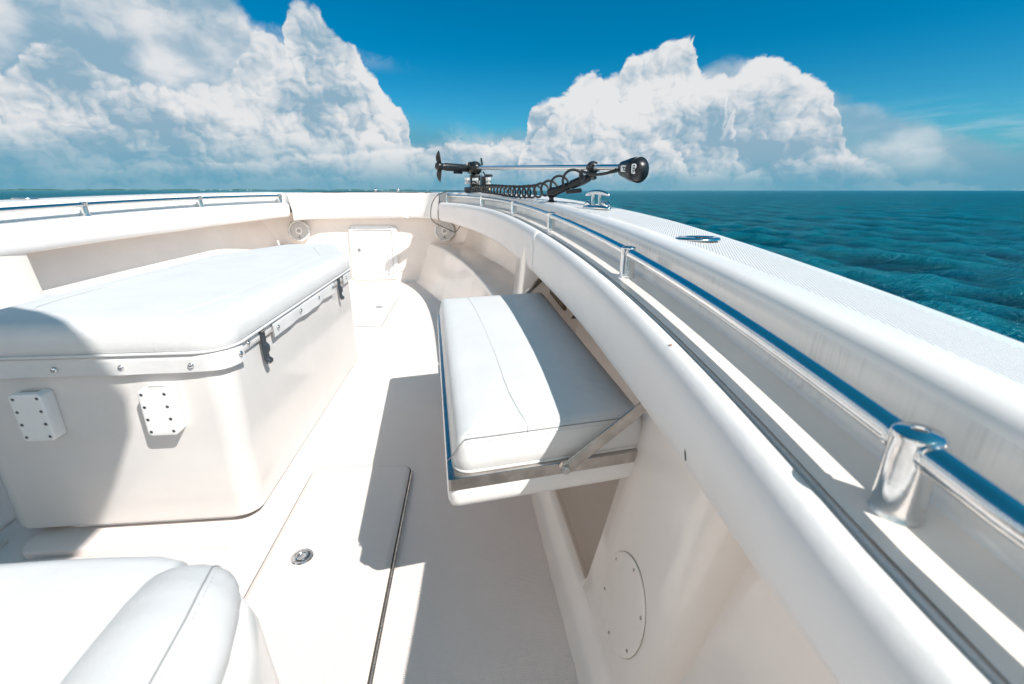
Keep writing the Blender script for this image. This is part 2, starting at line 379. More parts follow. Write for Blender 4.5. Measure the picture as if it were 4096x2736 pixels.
# ---- gunwale: ledge, inner wall, roundover, flat cap, outer edge, topsides
def cap_w(y): return 0.268 + 0.03*max(0, min(1, (y-0.3)/1.4))
def cap_hi(y): return 0.0355 - 0.009*max(0, min(1, (y-1.0)/2.2))
def cap_z(y, n):
    w = cap_w(y); zo = 0.010 + 0.018*max(0, min(1, (y-0.2)/1.2)); t = max(0, min(1, (n-0.099)/(w-0.045-0.099)))
    return zr(y) + cap_hi(y)*(1-t) + (zo+0.003)*t
def gprof(y):
    w = cap_w(y); zo = 0.010 + 0.018*max(0, min(1, (y-0.2)/1.2))
    p = [(-0.0305, -0.088), (-0.0305, -0.060), (-0.0295, -0.058), (0.036, -0.058), (0.041, -0.056), (0.044, -0.051), (0.0445, -0.041), (0.0455, 0.004)]
    hi = cap_hi(y); r_ = 0.025 - 0.003*max(0, min(1, (y-1.0)/2.2))
    for k in range(1, 7):
        a = math.pi - k*math.pi/12; p.append((0.0455+r_+r_*math.cos(a), hi-r_+r_*math.sin(a)))
    n0 = len(p)
    p += [(0.096, hi-0.0003), (0.099, hi-0.0006)]
    m0 = len(p)-1
    p += [(w-0.045, zo+0.003)]
    m1 = len(p)-1
    p += [(w-0.042, zo+0.0022), (w-0.020, zo)]
    for k in range(1, 6):
        a = math.pi/2 - k*math.pi/10; p.append((w-0.02+0.02*math.cos(a), zo-0.02+0.02*math.sin(a)))
    p += [(w, zo-0.05), (w+0.012, zo-0.06), (w+0.016, zo-0.075), (w+0.012, zo-0.09), (w-0.004, zo-0.10), (w-0.03, zo-0.45)]
    return p, m0
mb = MB(); rows = []; nskid = 0
for y in YS:
    p, m0 = gprof(y); rows.append([G(y, n, z) for n, z in p] + [(*G(y, cap_w(y)-0.16, 0)[:2], -0.75)])
v, f = grid(rows); n = len(rows[0])
mi = [1 if (q[0] % n) == m0 else 2 if 4 <= (q[0] % n) <= 7 else 0 for q in f]
mb.add(v, f, mi)
mb.build('gunwale', [GEL, RDG, WAL], boat, ang=50)
mb.mirror().build('gunwale', [GEL, RDG, WAL], boat, ang=50)
# ---- foredeck and stem: plan outline swept on to the tip
yE = 4.25; pE, _ = gprof(yE)
def fore_out(t):   # outer edge from the end of the gunwale to the stem (cubic bezier), starboard
    a = Vector(G(yE, cap_w(yE), 0)[:2]); tn = nrm(yE); d = Vector((-tn.y, tn.x))
    b = a + d*0.55; e = Vector((-0.87, 5.32)); c = e + Vector((0.42, 0.0))
    return a*(1-t)**3 + b*3*t*(1-t)**2 + c*3*t*t*(1-t) + e*t**3
def zdeck(t): return zr(yE) + 0.026 + 0.008*t
mb = MB(); rows = []
inn = [G(4.235, -0.036, 0)[:2], (-0.305, 4.34), (-0.40, 4.425), (-0.87, 4.46)]
def inner(t):
    s_ = t*3; i = min(2, int(s_)); u = s_-i; a = Vector(inn[i]); b = Vector(inn[i+1]); return a.lerp(b, u)
for i in range(41):
    t = i/40; o_ = fore_out(t); q = inner(t); z = zdeck(t); row = []
    for k in range(9): c = q.lerp(o_, k/8*0.94); row.append((c.x, c.y, z))
    e = (o_-q).normalized(); 
    for a in range(1, 6):
        an = math.pi/2 - a*math.pi/10; c = o_ - e*0.02 + e*0.02*math.cos(an); row.append((c.x, c.y, z-0.02+0.02*math.sin(an)))
    for dn, dz in ((0.0, -0.05), (0.014, -0.065), (0.014, -0.08), (-0.004, -0.10), (-0.06, -0.45), (-0.20, -1.6)):
        c = o_ + e*dn; row.append((c.x, c.y, z+dz))
    rows.append(row)
v, f = grid(rows); mb.add(v, f); m2 = mb.mirror(); mb.add(m2.v, m2.f)
rows = [[G(4.236, n_, z_) for n_ in (-0.036, 0.0, 0.03, 0.06, 0.09)] for z_ in (-0.062, 0.0, 0.0255)]
v, f = grid(rows); ew = MB(); ew.add(v, f); mb.add(v, f); m2 = ew.mirror(); mb.add(m2.v, m2.f)
mb.build('foredeck', GEL, boat, ang=50)
# ---- front coaming: curved fascia between the two side bolsters
mb = MB(); rows = []
cp = [(-0.243, 4.165), (-0.262, 4.215), (-0.290, 4.285), (-0.325, 4.35), (-0.375, 4.40), (-0.455, 4.43), (-0.58, 4.44), (-0.75, 4.44), (-0.87, 4.44)]
full = cp + [(-1.74-x, y) for x, y in reversed(cp[:-1])]
for x, y in full:
    zt = 0.832; nx = (x+0.87); s_ = max(0, min(1, (abs(nx)-0.44)/0.17)); inward = Vector((-math.copysign(1, nx)*s_, -(1-s_))) if s_ > 0 else Vector((0, -1))
    inward.normalize(); row = []
    bulge = 0.012*max(0, 1-abs(nx)/0.34)**0.5 if abs(nx) < 0.34 else 0
    for dn, z in ((-0.03, zt), (-0.012, zt), (-0.003, zt-0.004), (0.0, zt-0.014), (0.004, zt-0.06), (0.010+bulge*0.6, zt-0.10), (0.018+bulge, zt-0.15), (0.020+bulge, 0.625), (0.018, 0.612), (0.010, 0.606), (-0.05, 0.604), (-0.09, 0.60)):
        row.append((x+inward.x*dn, y+inward.y*dn, z))
    rows.append(row)
v, f = grid(rows); mb.add(v, f); mb.build('front_coaming', GEL, boat, ang=60)
mb = MB()   # moulded seam of the pocket panel on the coaming
for sgn in (0,):
    pts = [(-1.19, 4.418, 0.608), (-1.10, 4.412, 0.665), (-1.05, 4.408, 0.71), (-1.0, 4.410, 0.728), (-0.87, 4.408, 0.732), (-0.74, 4.410, 0.728), (-0.69, 4.408, 0.71), (-0.64, 4.412, 0.665), (-0.55, 4.418, 0.608)]
    sm = []
    for i in range(len(pts)-1):
        for k in range(5): sm.append(Vector(pts[i]).lerp(Vector(pts[i+1]), k/5))
    sm.append(Vector(pts[-1])); tube(mb, sm, 0.0022, 6)
mb.build('coaming_seam', GEL, boat)
# ---- bulkhead and deck
mb = MB()
bk = [(0.10, 4.10), (0.02, 4.28), (-0.06, 4.42), (-0.16, 4.47), (-0.30, 4.49), (-0.45, 4.50), (-0.87, 4.50)]
bf = bk + [(-1.74-x, y) for x, y in reversed(bk[:-1])]
rows = []
for z in (-0.01, 0.008, 0.03, 0.2, 0.4, 0.66):
    rows.append([(x, y-(0.022 if z < 0 else 0.007 if z < 0.02 else 0), max(z, 0.0005)) for x, y in bf])
v, f = grid(rows); mb.add(v, [tuple(reversed(q)) for q in f]); mb.build('bulkhead', LIN, boat, ang=60)
mb = MB(); n = 60
mb.add([(-2.6, -2.5, 0), (1.0, -2.5, 0), (1.0, 4.8, 0), (-2.6, 4.8, 0)], [(0, 1, 2, 3)])
mb.build('deck', NSK, boat, smooth=False)
# ---- side liner (both sides): riser, shelf, seat recess, curb
xf = [(-2.5, 0.19), (0.0, 0.19), (0.57, 0.182), (1.1, 0.166), (1.7, 0.135), (2.3, 0.10)]
def wall(y, z):  # inside face of the hull side
    t = (z-0.02)/(zr(y)-0.06-0.02); return xr(y) - 0.035 + 0.135*max(t, 0)**0.8 + (0.26*((y-3.6)/0.9)**1.5 if y > 3.6 else 0) + (0.10 if 0.76 < y < 2.26 else 0)
def sec_seat(y):
    x = lerp(xf, y); zt = zr(y)-0.058
    pts = [(x-0.006, 0.0006), (x+0.006, 0.003), (x+0.022, 0.013), (x+0.036, 0.030), (x+0.044, 0.040), (x+0.056, 0.043), (x+0.062, 0.040), (x+0.072, 0.024), (x+0.085, 0.016)]
    xw = wall(y, 0.02)+0.02
    pts += [(xw-0.02, 0.016), (xw-0.005, 0.022), (xw+0.006, 0.045)]
    for k in range(1, 9):
        z = 0.045 + (zt-0.045)*k/8; pts.append((wall(y, z)+0.02, z))
    pts += [(xr(y)-0.04, zt+0.001)]
    return pts
def sec_aft(y):
    x = lerp(xf, y); zt = zr(y)-0.058
    pts = [(x-0.006, 0.0006), (x+0.006, 0.003), (x+0.022, 0.013), (x+0.036, 0.030), (x+0.044, 0.040), (x+0.062, 0.050), (x+0.085, 0.075), (x+0.11, 0.12), (x+0.128, 0.17)]
    for k in range(1, 9):
        z = 0.17 + (zt-0.17)*k/8; pts.append((x+0.128 + (xr(y)+0.10-x-0.128)*k/8, z))
    pts += [(xr(y)-0.04, zt+0.001)]
    return pts
rb = [(2.30, 0.105), (2.6, 0.055), (3.0, -0.035), (3.4, -0.155), (3.75, -0.269), (4.1, -0.385), (4.5, -0.526)]
rt = [(2.30, 0.122), (2.6, 0.088), (3.05, 0.020), (3.4, -0.045), (3.75, -0.125), (4.1, -0.225), (4.55, -0.39)]
def sec_fore(y):
    a = lerp(rb, y); b = lerp(rt, y); zt = zr(y)-0.058; hz = 0.325 + 0.045*(y-2.3)/2.2
    pts = [(a-0.02, 0.0006), (a-0.004, 0.003), (a+0.004, 0.012), (a+(b-a)*0.1+0.003, 0.03)]
    for k in (0.3, 0.6, 0.93): pts.append((a+(b-a)*k, hz*k))
    pts += [(b-0.001, hz-0.008), (b+0.004, hz-0.002), (b+0.012, hz)]
    xw = wall(y, hz)+0.02
    pts += [(xw-0.03, hz-0.004), (xw-0.008, hz+0.003), (xw+0.002, hz+0.02)]
    for k in range(1, 7):
        z = hz+0.02 + (zt-hz-0.02)*k/6; pts.append((wall(y, z)+0.02, z))
    pts += [(xr(y)-0.04, zt+0.001)]
    return pts
def liner(name, sec, y0, y1, n):
    m = MB(); v, f = grid([[(x, y, z) for x, z in sec(y)] for y in yrange(y0, y1, n)]); m.add(v, f)
    m.build(name, LIN, boat, ang=40); m.mirror().build(name, LIN, boat, ang=40)
liner('side_liner', sec_seat, 0.76, 2.32, 24)
liner('aft_side_liner', sec_aft, -2.2, 0.76, 24)
liner('storage_riser', sec_fore, 2.33, 4.52, 30)
# upright pillar between the seat recess and the aft recess
def pillar():
    m = MB(); rows = []
    plan = [(0.24, 0.790), (0.10, 0.790), (0.012, 0.790), (0.004, 0.788), (0.0, 0.784), (0.0, 0.72), (0.0, 0.62), (0.0, 0.53), (0.003, 0.508), (0.012, 0.488), (0.028, 0.474), (0.05, 0.466), (0.12, 0.462), (0.24, 0.46)]
    for k in range(13):
        t = k/12; row = []
        for dx, y in plan:
            x0 = lerp(xf, y)+0.045; x1 = xr(y)-0.020; z = 0.034 + (zr(y)-0.19-0.034)*t
            # the top leans aft
            row.append((x0+(x1-x0)*t**0.9+dx, y - 0.04*(1-t)*(1 if y > 0.7 else 0) , z))
        rows.append(row)
    v, f = grid(rows); m.add(v, [tuple(reversed(q)) for q in f]); return m
m = pillar(); m.build('pillar', LIN, boat, ang=45); m.mirror().build('pillar', LIN, boat, ang=45)
# transverse rib forward of the seat
def rib():
    m = MB(); prof = [(0.19, 0.30), (0.218, 0.37), (0.228, 0.47), (0.242, 0.62)]
    rows = []
    for x, z in prof:
        rows.append([(x+0.26, 1.945, z), (x+0.02, 1.945, z), (x+0.006, 1.949, z), (x, 1.962, z), (x, 2.10, z), (x, 2.255, z), (x+0.008, 2.268, z), (x+0.02, 2.275, z), (x+0.26, 2.33, z)])
    v, f = grid(rows); m.add(v, f)
    # lower apron
    rows = []
    for x, z in ((0.13, 0.0), (0.14, 0.1), (0.16, 0.22), (0.19, 0.301)):
        rows.append([(x+0.4, 1.95, z), (x+0.03, 1.95, z), (x+0.012, 1.956, z), (x, 1.98, z), (x-0.004, 2.34, z)])
    v, f = grid(rows); m.add(v, f); return m
m = rib(); m.build('rib', LIN, boat, ang=45); m.mirror().build('rib', LIN, boat, ang=45)
# ---- round access plate on the starboard pillar
def on_pillar(y, z):
    t = (z-0.034)/(zr(y)-0.19-0.034); x0 = lerp(xf, y)+0.045; x1 = xr(y)-0.020
    return Vector((x0+(x1-x0)*max(t, 0)**0.9, y, z))
pc = on_pillar(0.605, 0.150); nx_ = (on_pillar(0.605, 0.22)-on_pillar(0.605, 0.09)).cross(on_pillar(0.65, 0.15)-on_pillar(0.56, 0.15)).normalized()
if nx_.x > 0: nx_ = -nx_
M = at(pc + nx_*0.001, frame(nx_)); mb = MB()
lathe(mb, [(0.0835, -0.004), (0.0835, 0.0015), (0.0825, 0.0028), (0.080, 0.0033), (0.02, 0.0036)], M, 48)
pl = mb.build('access_plate', LIN, boat)
ring = MB(); lathe(ring, [(0.0840, 0.0), (0.0840, 0.0005), (0.083, 0.0005)], M, 48); ring.build('gasket', GAP, pl)
for k in range(6):
    a = math.radians(30+60*k); q = M @ Vector((0.073*math.cos(a), 0.073*math.sin(a), 0.0034)); s_ = MB()
    lathe(s_, [(0.0030, 0), (0.0028, 0.0010), (0.0008, 0.0004)], at(q, frame(nx_)), 10); s_.build('screw', INOX2, pl)
# ---- anchor locker door on the bulkhead
fr = MB(); dpoly = [(-1.128, 0.030), (-0.688, 0.030), (-0.672, 0.540), (-1.116, 0.540)]
tr = lambda p: (p[0], 4.50-p[2], p[1])
loft(fr, dpoly, [(0, -0.004), (0, 0.010), (0.004, 0.016), (0.012, 0.018)], r=0.035, cap=False, fn=tr)
rws = [[(q.x, 4.50-0.018, q.y) for q in rpoly(offs(dpoly, 0.012), 0.03, 6)], [(q.x, 4.50-0.018, q.y) for q in rpoly(offs(dpoly, 0.044), 0.014, 6)], [(q.x, 4.50-0.004, q.y) for q in rpoly(offs(dpoly, 0.046), 0.012, 6)]]
v, f = grid(rws, True); fr.add(v, f)
door = fr.build('locker_door_frame', PLA, boat, ang=40)
dd = MB(); loft(dd, offs(dpoly, 0.0485), [(0, 0.002), (0, 0.012), (0.002, 0.014)], r=0.01, fn=tr); dd.build('door_leaf', PLA, door)
gp = MB(); loft(gp, offs(dpoly, 0.044), [(0, 0.003), (0.001, 0.004)], r=0.012, fn=tr); gp.build('door_gap', GAP, door)
lt = MB(); lathe(lt, [(0.018, 0), (0.0175, 0.004), (0.014, 0.006), (0.012, 0.003), (0.002, 0.003)], at((-1.035, 4.486, 0.312), frame((0, -1, 0))), 24); lt.build('latch', INOX, door)
lt = MB(); box(lt, (-1.035, 4.478, 0.316), (0.005, 0.004, 0.016), bev=0.001); lt.build('latch_tongue', INOX2, door)
for x, z in ((-1.06, 0.522), (-0.74, 0.522), (-1.105, 0.46), (-0.69, 0.46), (-1.108, 0.11), (-0.70, 0.11), (-1.05, 0.048), (-0.76, 0.048)):
    s_ = MB(); lathe(s_, [(0.0042, 0), (0.0036, 0.0016), (0.001, 0.0016)], at((x, 4.482, z), frame((0, -1, 0))), 8); s_.build('screw', INOX2, door)
# ---- deck hatches
def hatch(poly, r, name):
    g = MB(); loft(g, offs(poly, -0.0036), [(0, 0.0012), (0.0008, 0.0016)], r=r+0.003); h = MB()
    loft(h, poly, [(0, 0.0005), (0, 0.0045), (0.0015, 0.0060), (0.016, 0.0062)], r=r, mi=0, cap=True, rings=(0.96, 0.5, 0.2))
    o = h.build(name, NSK, boat, ang=50); g.build('hatch_gap', GAP, o); return o
H1 = hatch([(-0.512, -0.6), (-0.207, -0.6), (-0.207, 1.300), (-0.512, 1.320)], 0.038, 'deck_hatch')
H2 = hatch([(-1.15, 2.955), (-0.59, 2.955), (-0.603, 3.93), (-1.137, 3.93)], 0.03, 'deck_hatch')
# piano hinge
mb = MB(); box(mb, (-0.1995, 0.325, 0.0048), (0.0060, 1.85, 0.0026), bev=0.0006)
for k in range(74):
    y = -0.585+k*0.025; tube(mb, [(-0.1995, y+0.0007, 0.0060), (-0.1995, y+0.0243, 0.0056)], 0.0018, 8)
mb.build('hinge', INOX2, H1)
def flush_latch(c, R, par, rot=-2.6):
    m = MB(); M = at(c)
    lathe(m, [(R, 0), (R, 0.002), (R*0.93, 0.0045), (R*0.74, 0.0048), (R*0.70, 0.003)], M, 40); o = m.build('latch', INOX, par)
    m = MB(); lathe(m, [(R*0.70, 0.0030), (R*0.68, 0.0034)], M, 32); m.build('latch_groove', DRK, o)
    m = MB(); lathe(m, [(R*0.58, 0.0032), (R*0.57, 0.0062), (R*0.44, 0.0066), (R*0.36, 0.0046), (R*0.1, 0.0038)], M, 32)
    d = Vector((math.cos(rot), math.sin(rot), 0)); box(m, Vector(c)+d*R*0.62+Vector((0, 0, 0.0048)), (R*0.36, R*0.62, 0.0034), Matrix.Rotation(rot, 4, 'Z'), bev=0.0012); m.build('pull_ring', INOX, o)
flush_latch((-0.424, 0.926, 0.0058), 0.026, H1)
flush_latch((-0.694, 3.46, 0.0058), 0.032, H2, 2.0)
# ---- low platform under the box and the hatch panel aft of it
mb = MB(); loft(mb, [(-1.115, 0.985), (-0.585, 0.985), (-0.585, 2.15), (-0.76, 2.62), (-0.98, 2.62), (-1.155, 2.15)], [(0, 0.0006), (0, 0.014), (0.003, 0.020), (0.010, 0.023)], r=0.04)
mb.build('box_platform', NSK, boat, ang=60)
mb = MB(); loft(mb, [(-1.10, -0.6), (-0.590, -0.6), (-0.590, 0.968), (-1.085, 0.968)], [(0, 0.0006), (0, 0.012), (0.003, 0.018), (0.010, 0.020)], r=0.035)
mb.build('aft_hatch_panel', NSK, boat, ang=60)
mb = MB(); box(mb, (-0.5455, 1.2, 0.0025), (0.045, 3.6, 0.004), bev=0.0012); mb.build('deck_margin_strip', GEL, boat)
mb = MB(); loft(mb, [(-1.66, -0.6), (-1.25, -0.6), (-1.25, 1.9), (-1.60, 1.9)], [(0, 0.0006), (0, 0.005), (0.0015, 0.0065), (0.012, 0.0068)], r=0.035); mb.build('port_deck_panel', NSK, boat, ang=50)
mb = MB(); loft(mb, [(-1.215, -0.6), (-1.145, -0.6), (-1.19, 1.06), (-1.225, 1.06)], [(0, 0.0006), (0, 0.010), (0.004, 0.014)], r=0.01); mb.build('port_deck_rim', NSK, boat, ang=50)

# ================================================================== things on the boat
# ---- grab rails
STY = [0.268, 1.035, 1.89, 2.69, 3.50, 4.17]
def rail(mir, label, ys):
    f_ = PORT if mir else (lambda p: p)
    t = thing('grab_rail', label, 'rail', f_(G(2.0, 0, -0.058)), 'stainless grab rails')
    m = MB(); tube(m, [f_(G(y, 0, 0)) for y in yrange(-1.2, 4.17, 150)], 0.0112, 16); m.build('rail_tube', INOX, t)
    for y in ys:
        b = Vector(f_(G(y, 0.0, -0.058))); m = MB()
        lathe(m, [(0.0182, 0), (0.0182, 0.0008), (0.0172, 0.0025), (0.0168, 0.008), (0.0163, 0.05), (0.0163, 0.0655), (0.0170, 0.0672), (0.0165, 0.0695), (0.0140, 0.0715), (0.0068, 0.0726), (0.0062, 0.0730), (0.0052, 0.0726), (0.0045, 0.0705)], at(b), 28)
        st_ = m.build('stanchion', INOX, t)
        a = nrm(y); tdir = Vector((-a.y, a.x, 0)); tdir.x *= (-1 if mir else 1)
        for s_ in (-1, 1):
            m = MB(); lathe(m, [(0.0122, 0), (0.0122, 0.0030), (0.0114, 0.0036)], at(b+Vector((0, 0, 0.058))+tdir*s_*0.0142, frame(tdir*s_)), 20); m.build('collar', INOX, st_)
        m = MB(); lathe(m, [(0.0040, 0.0700), (0.0038, 0.0712)], at(b), 6); m.build('set_screw', BLKS, st_)
    return t
rail(False, 'polished stainless grab rail along the right hand gunwale, nearest the camera', [-0.45]+STY)
rail(True, 'polished stainless grab rail along the far left gunwale', [-0.45]+STY)
# ---- padded bolsters
ZB = [(-2, -0.09), (-0.1, -0.11), (0.19, -0.134), (0.31, -0.153), (0.475, -0.17), (0.65, -0.184), (0.84, -0.196), (1.17, -0.207), (1.6, -0.2205), (2.0, -0.226), (2.4, -0.233), (3.2, -0.238), (3.8, -0.2256), (4.27, -0.202)]
def bolster(y0, y1, mir, label):
    m = MB(); rows = []; n = int((y1-y0)/0.05)+1
    ys = [y0, y0+0.002, y0+0.006, y0+0.013] + yrange(y0+0.022, y1-0.022, n) + [y1-0.013, y1-0.006, y1-0.002, y1]
    for y in ys:
        e = min(y-y0, y1-y)
        ins = 0.0 if e > 0.02 else 0.012*(1-math.sqrt(max(0, 1-(1-e/0.02)**2)))
        zb = lerp(ZB, y)*(0.80 if mir else 1.0); w = 0.0012*math.sin(y*23)+0.0008*math.sin(y*61+1)
        pr = [(-0.0455, -0.075), (-0.0455, -0.064), (-0.048, -0.0590), (-0.055, -0.0545), (-0.064, -0.0530), (-0.073, -0.0560), (-0.081, -0.0640), (-0.0865, -0.075), (-0.0895, -0.090), (-0.0905+w, (zb-0.085)/2), (-0.0895+w, zb+0.03), (-0.0855, zb+0.012), (-0.078, zb+0.003), (-0.066, zb), (-0.04, zb+0.002), (-0.02, zb+0.01)]
        cz = (zb-0.05)/2
        rows.append([G(y, p+(ins if p < -0.05 else 0), z + (ins if z < cz else -ins)) for p, z in pr])
    v, f = grid(rows); m.add(v, [tuple(reversed(q)) for q in f]); k = len(rows[0])
    m.add(rows[0], [tuple(range(k))]); m.add(rows[-1], [tuple(reversed(range(k)))])
    if mir: m = m.mirror()
    loc = G((max(y0, 0)+y1)/2, -0.07, -0.2); loc = PORT(loc) if mir else loc
    t = thing('bolster', label, 'bolster', loc, 'padded coaming bolsters'); m.build('padding', VIN2, t, ang=70)
    w_ = MB(); rows = [[G(y, n_, z) for n_, z in ((-0.0340, -0.078), (-0.0340, -0.0620), (-0.0350, -0.0605), (-0.0410, -0.0605), (-0.0420, -0.0620), (-0.0420, -0.078))] for y in ys]
    v, f = grid(rows); w_.add(v, f)
    if mir: w_ = w_.mirror()
    w_.build('welt', VIN2, t, ang=70); return t
for mir, side in ((False, 'right hand'), (True, 'left hand')):
    bolster(-1.9, 1.815, mir, ('long white padded bolster running under the near right rail towards the camera' if not mir else 'white padded bolster at the left edge under the far rail'))
    bolster(1.825, 4.185, mir, ('white padded bolster curving above the right speaker to the bow' if not mir else 'white padded bolster behind the storage box, ending above the left speaker'))
# ---- screw on ledge / small rust chip marks on bolster
mb = MB(); q = G(0.60, -0.0665, -0.0530); lathe(mb, [(0.0028, 0), (0.0015, 0.0006)], at(q), 8)
tag(mb.build('rust_speck', mat('rust', (0.35, 0.12, 0.03), 0.8)), 'tiny orange rust speck on the crown of the right bolster', 'speck')
sc_ = MB(); tube(sc_, [G(0.455, -0.0905, -0.125), G(0.452, -0.0910, -0.132), G(0.449, -0.0908, -0.141)], [0.0006, 0.0013, 0.0006], 6)
tag(sc_.build('scuff_mark', DRK), 'short dark scuff mark on the face of the right bolster', 'scuff')
# ---- flush rod holders
def rod_holder(c, label, ax):
    M = at(c); m = MB(); rows = []
    prof = [(1.0, 0.0), (1.0, 0.002), (0.95, 0.0046), (0.80, 0.0060), (0.66, 0.0054), (0.58, 0.0040), (0.40, 0.0032), (0.05, 0.0030)]
    ux = Vector((ax[0], ax[1], 0)).normalized(); uy = Vector((-ux.y, ux.x, 0))
    for s_, z in prof:
        off = ux*(0.010*(1-s_)); row = []
        for k in range(40):
            a = 2*math.pi*k/40; row.append(Vector(c)+off+ux*0.052*s_*math.cos(a)+uy*0.040*s_*math.sin(a)*(1 if s_ > 0.7 else 1)+Vector((0, 0, z)))
        rows.append(row)
    t = thing('rod_holder', label, 'rod holder', c, 'flush rod holders'); v, f = grid(rows, True); m.add(v, f); m.build('flange', INOX, t, ang=60)
    m = MB(); lathe(m, [(0.0175, 0.0030), (0.0165, 0.0036)], at(Vector(c)+ux*0.012), 24); m.build('hole_shade_disc', DRK, t)  # flat dark disc on the flange, standing in for the shade inside the hole
    for a in (0.2, 2.3, 4.4):
        q = Vector(c)+ux*0.042*math.cos(a)+uy*0.033*math.sin(a)+Vector((0, 0, 0.0054)); m = MB(); lathe(m, [(0.0035, 0), (0.003, 0.001), (0.001, 0.001)], at(q), 8); m.build('screw', INOX2, t)
    return t
rod_holder((0.515, 1.005, cap_z(1.0, 0.145)+0.0010), 'oval chrome rod holder set flush in the ridged right gunwale', (1, 0.12))
rod_holder((-2.25, 2.66, cap_z(2.6, 0.22)+0.0025), 'chrome rod holder set flush on top of the far left gunwale', (1, 0.5))
# ---- pop-up cleat
def cleat(c, yaw, label):
    t = thing('mooring_cleat', label, 'cleat', c); R = at(c, Matrix.Rotation(yaw, 4, 'Z'))
    m = MB(); rows = []
    for s_, z in ((1.0, 0.0), (1.0, 0.003), (0.92, 0.010), (0.75, 0.014), (0.4, 0.015)):
        rows.append([R @ Vector((0.075*s_*math.copysign(abs(math.cos(a))**0.9, math.cos(a)), 0.026*s_*math.sin(a), z*(1.0 if abs(math.cos(a)) < 0.6 else 1.0))) for a in [2*math.pi*k/32 for k in range(32)]])
    v, f = grid(rows, True); f.append(tuple(range(4*32, 5*32))); m.add(v, f); m.build('base', INOX, t, ang=50)
    for s_ in (-1, 1):
        m = MB(); tube(m, [R @ Vector((0.060*s_, 0, 0.010)), R @ Vector((0.052*s_, 0, 0.018)), R @ Vector((0.040*s_, 0, 0.019)), R @ Vector((0.034*s_, 0, 0.012))], [0.010, 0.0125, 0.0115, 0.008], 12); m.build('base_horn', INOX, t, ang=70)
        m = MB(); lathe(m, [(0.0085, 0.008), (0.0080, 0.03), (0.0080, 0.052), (0.0090, 0.058)], R @ at((0.019*s_, 0, 0)), 16); m.build('post', INOX, t)
    m = MB(); pts = []; rr = []
    for k in range(17):
        s_ = -1+k/8; pts.append(R @ Vector((0.066*s_, 0, 0.062-0.012*s_*s_))); rr.append(0.0095*math.sqrt(max(0.04, 1-abs(s_)**3)))
    tube(m, pts, rr, 14); m.build('horn', INOX, t, ang=70); return t
cleat((0.500, 1.81, cap_z(1.79, 0.155)+0.0012), math.radians(-62), 'raised two post chrome mooring cleat on the right gunwale')
# ---- speakers
def speaker(c, nrm_, label, mir=False):
    M = at(c, frame(nrm_, (1, 0, 0) if not mir else (1, 0, 0))); t = thing('speaker', label, 'speaker', c, 'round cockpit speakers')
    # local: x right, y = z x x ; recompute so that y points up
    z = Vector(nrm_).normalized(); y = (Vector((0, 0, 1)) - z*z.z).normalized(); x = y.cross(z); M = at(c, Matrix((x, y, z)).transposed().to_4x4())
    m = MB(); lathe(m, [(0.096, -0.002), (0.096, 0.006), (0.092, 0.012), (0.084, 0.015), (0.080, 0.014), (0.078, 0.009), (0.077, 0.004)], M, 48); m.build('bezel', PLA, t, ang=60)
    m = MB(); rows = []
    lathe(m, [(0.078, 0.006), (0.06, 0.009), (0.03, 0.010), (0.01, 0.010)], M, 40); g = m.build('grille', GRY, t)
    m = MB()
    for k in range(-9, 10):
        yy = k*0.0078; w = math.sqrt(max(0, 0.0765**2-yy*yy))
        if w < 0.01: continue
        segs = [(-w, w)] if abs(yy) > 0.027 else [(-w, -math.sqrt(0.027**2-yy*yy)), (math.sqrt(0.027**2-yy*yy), w)]
        for a, b in segs: box(m, M @ Vector(((a+b)/2, yy, 0.0105)), (b-a, 0.0042, 0.003), M.to_3x3().to_4x4())
    m.build('grille_bars', PLA, t, smooth=False)
    m = MB(); rws = []
    for r, zz in ((0.030, 0.009), (0.030, 0.013), (0.026, 0.015), (0.019, 0.015), (0.017, 0.011)): rws.append((r, zz))
    lathe(m, rws, M, 32); m.build('centre_ring', PLA, t, ang=60)
    m = MB(); lathe(m, [(0.017, 0.011), (0.012, 0.013), (0.003, 0.0135)], M, 24); m.build('dust_cap', GRY, t)
    # small emblem low on the grille
    m = MB(); pts = [(-0.013, -0.066), (-0.003, -0.064), (0.0, -0.047), (0.003, -0.064), (0.013, -0.066), (0.005, -0.060), (0.002, -0.043), (-0.002, -0.043), (-0.005, -0.060)]
    m.add([M @ Vector((a, b, 0.0135)) for a, b in pts]+[M @ Vector((a, b, 0.0118)) for a, b in pts], [tuple(range(9))]+[(i, (i+1) % 9, 9+(i+1) % 9, 9+i) for i in range(9)]); m.build('emblem', DRK, t, smooth=False)
    for k in range(6):
        a = math.radians(8+60*k); m = MB(); lathe(m, [(0.0033, 0), (0.0028, 0.001), (0.001, 0.001)], M @ at((0.0875*math.cos(a), 0.0875*math.sin(a), 0.0135)), 8); m.build('screw', DRK, t)
    for k in range(4):
        a0 = math.radians(-60+k*95); m = MB(); tube(m, [M @ Vector((0.0905*math.cos(a0+j*0.06), 0.0905*math.sin(a0+j*0.06), 0.0125)) for j in range(9)], 0.0010, 5); m.build('bezel_slot', DRK, t)
speaker((-0.222, 4.455, 0.488), (-0.14, -1, 0.03), 'round white speaker at the right bow corner with a black cable across it')
speaker((-1.548, 4.455, 0.500), (0.12, -1, 0.03), 'round white speaker at the left bow corner beyond the storage box')
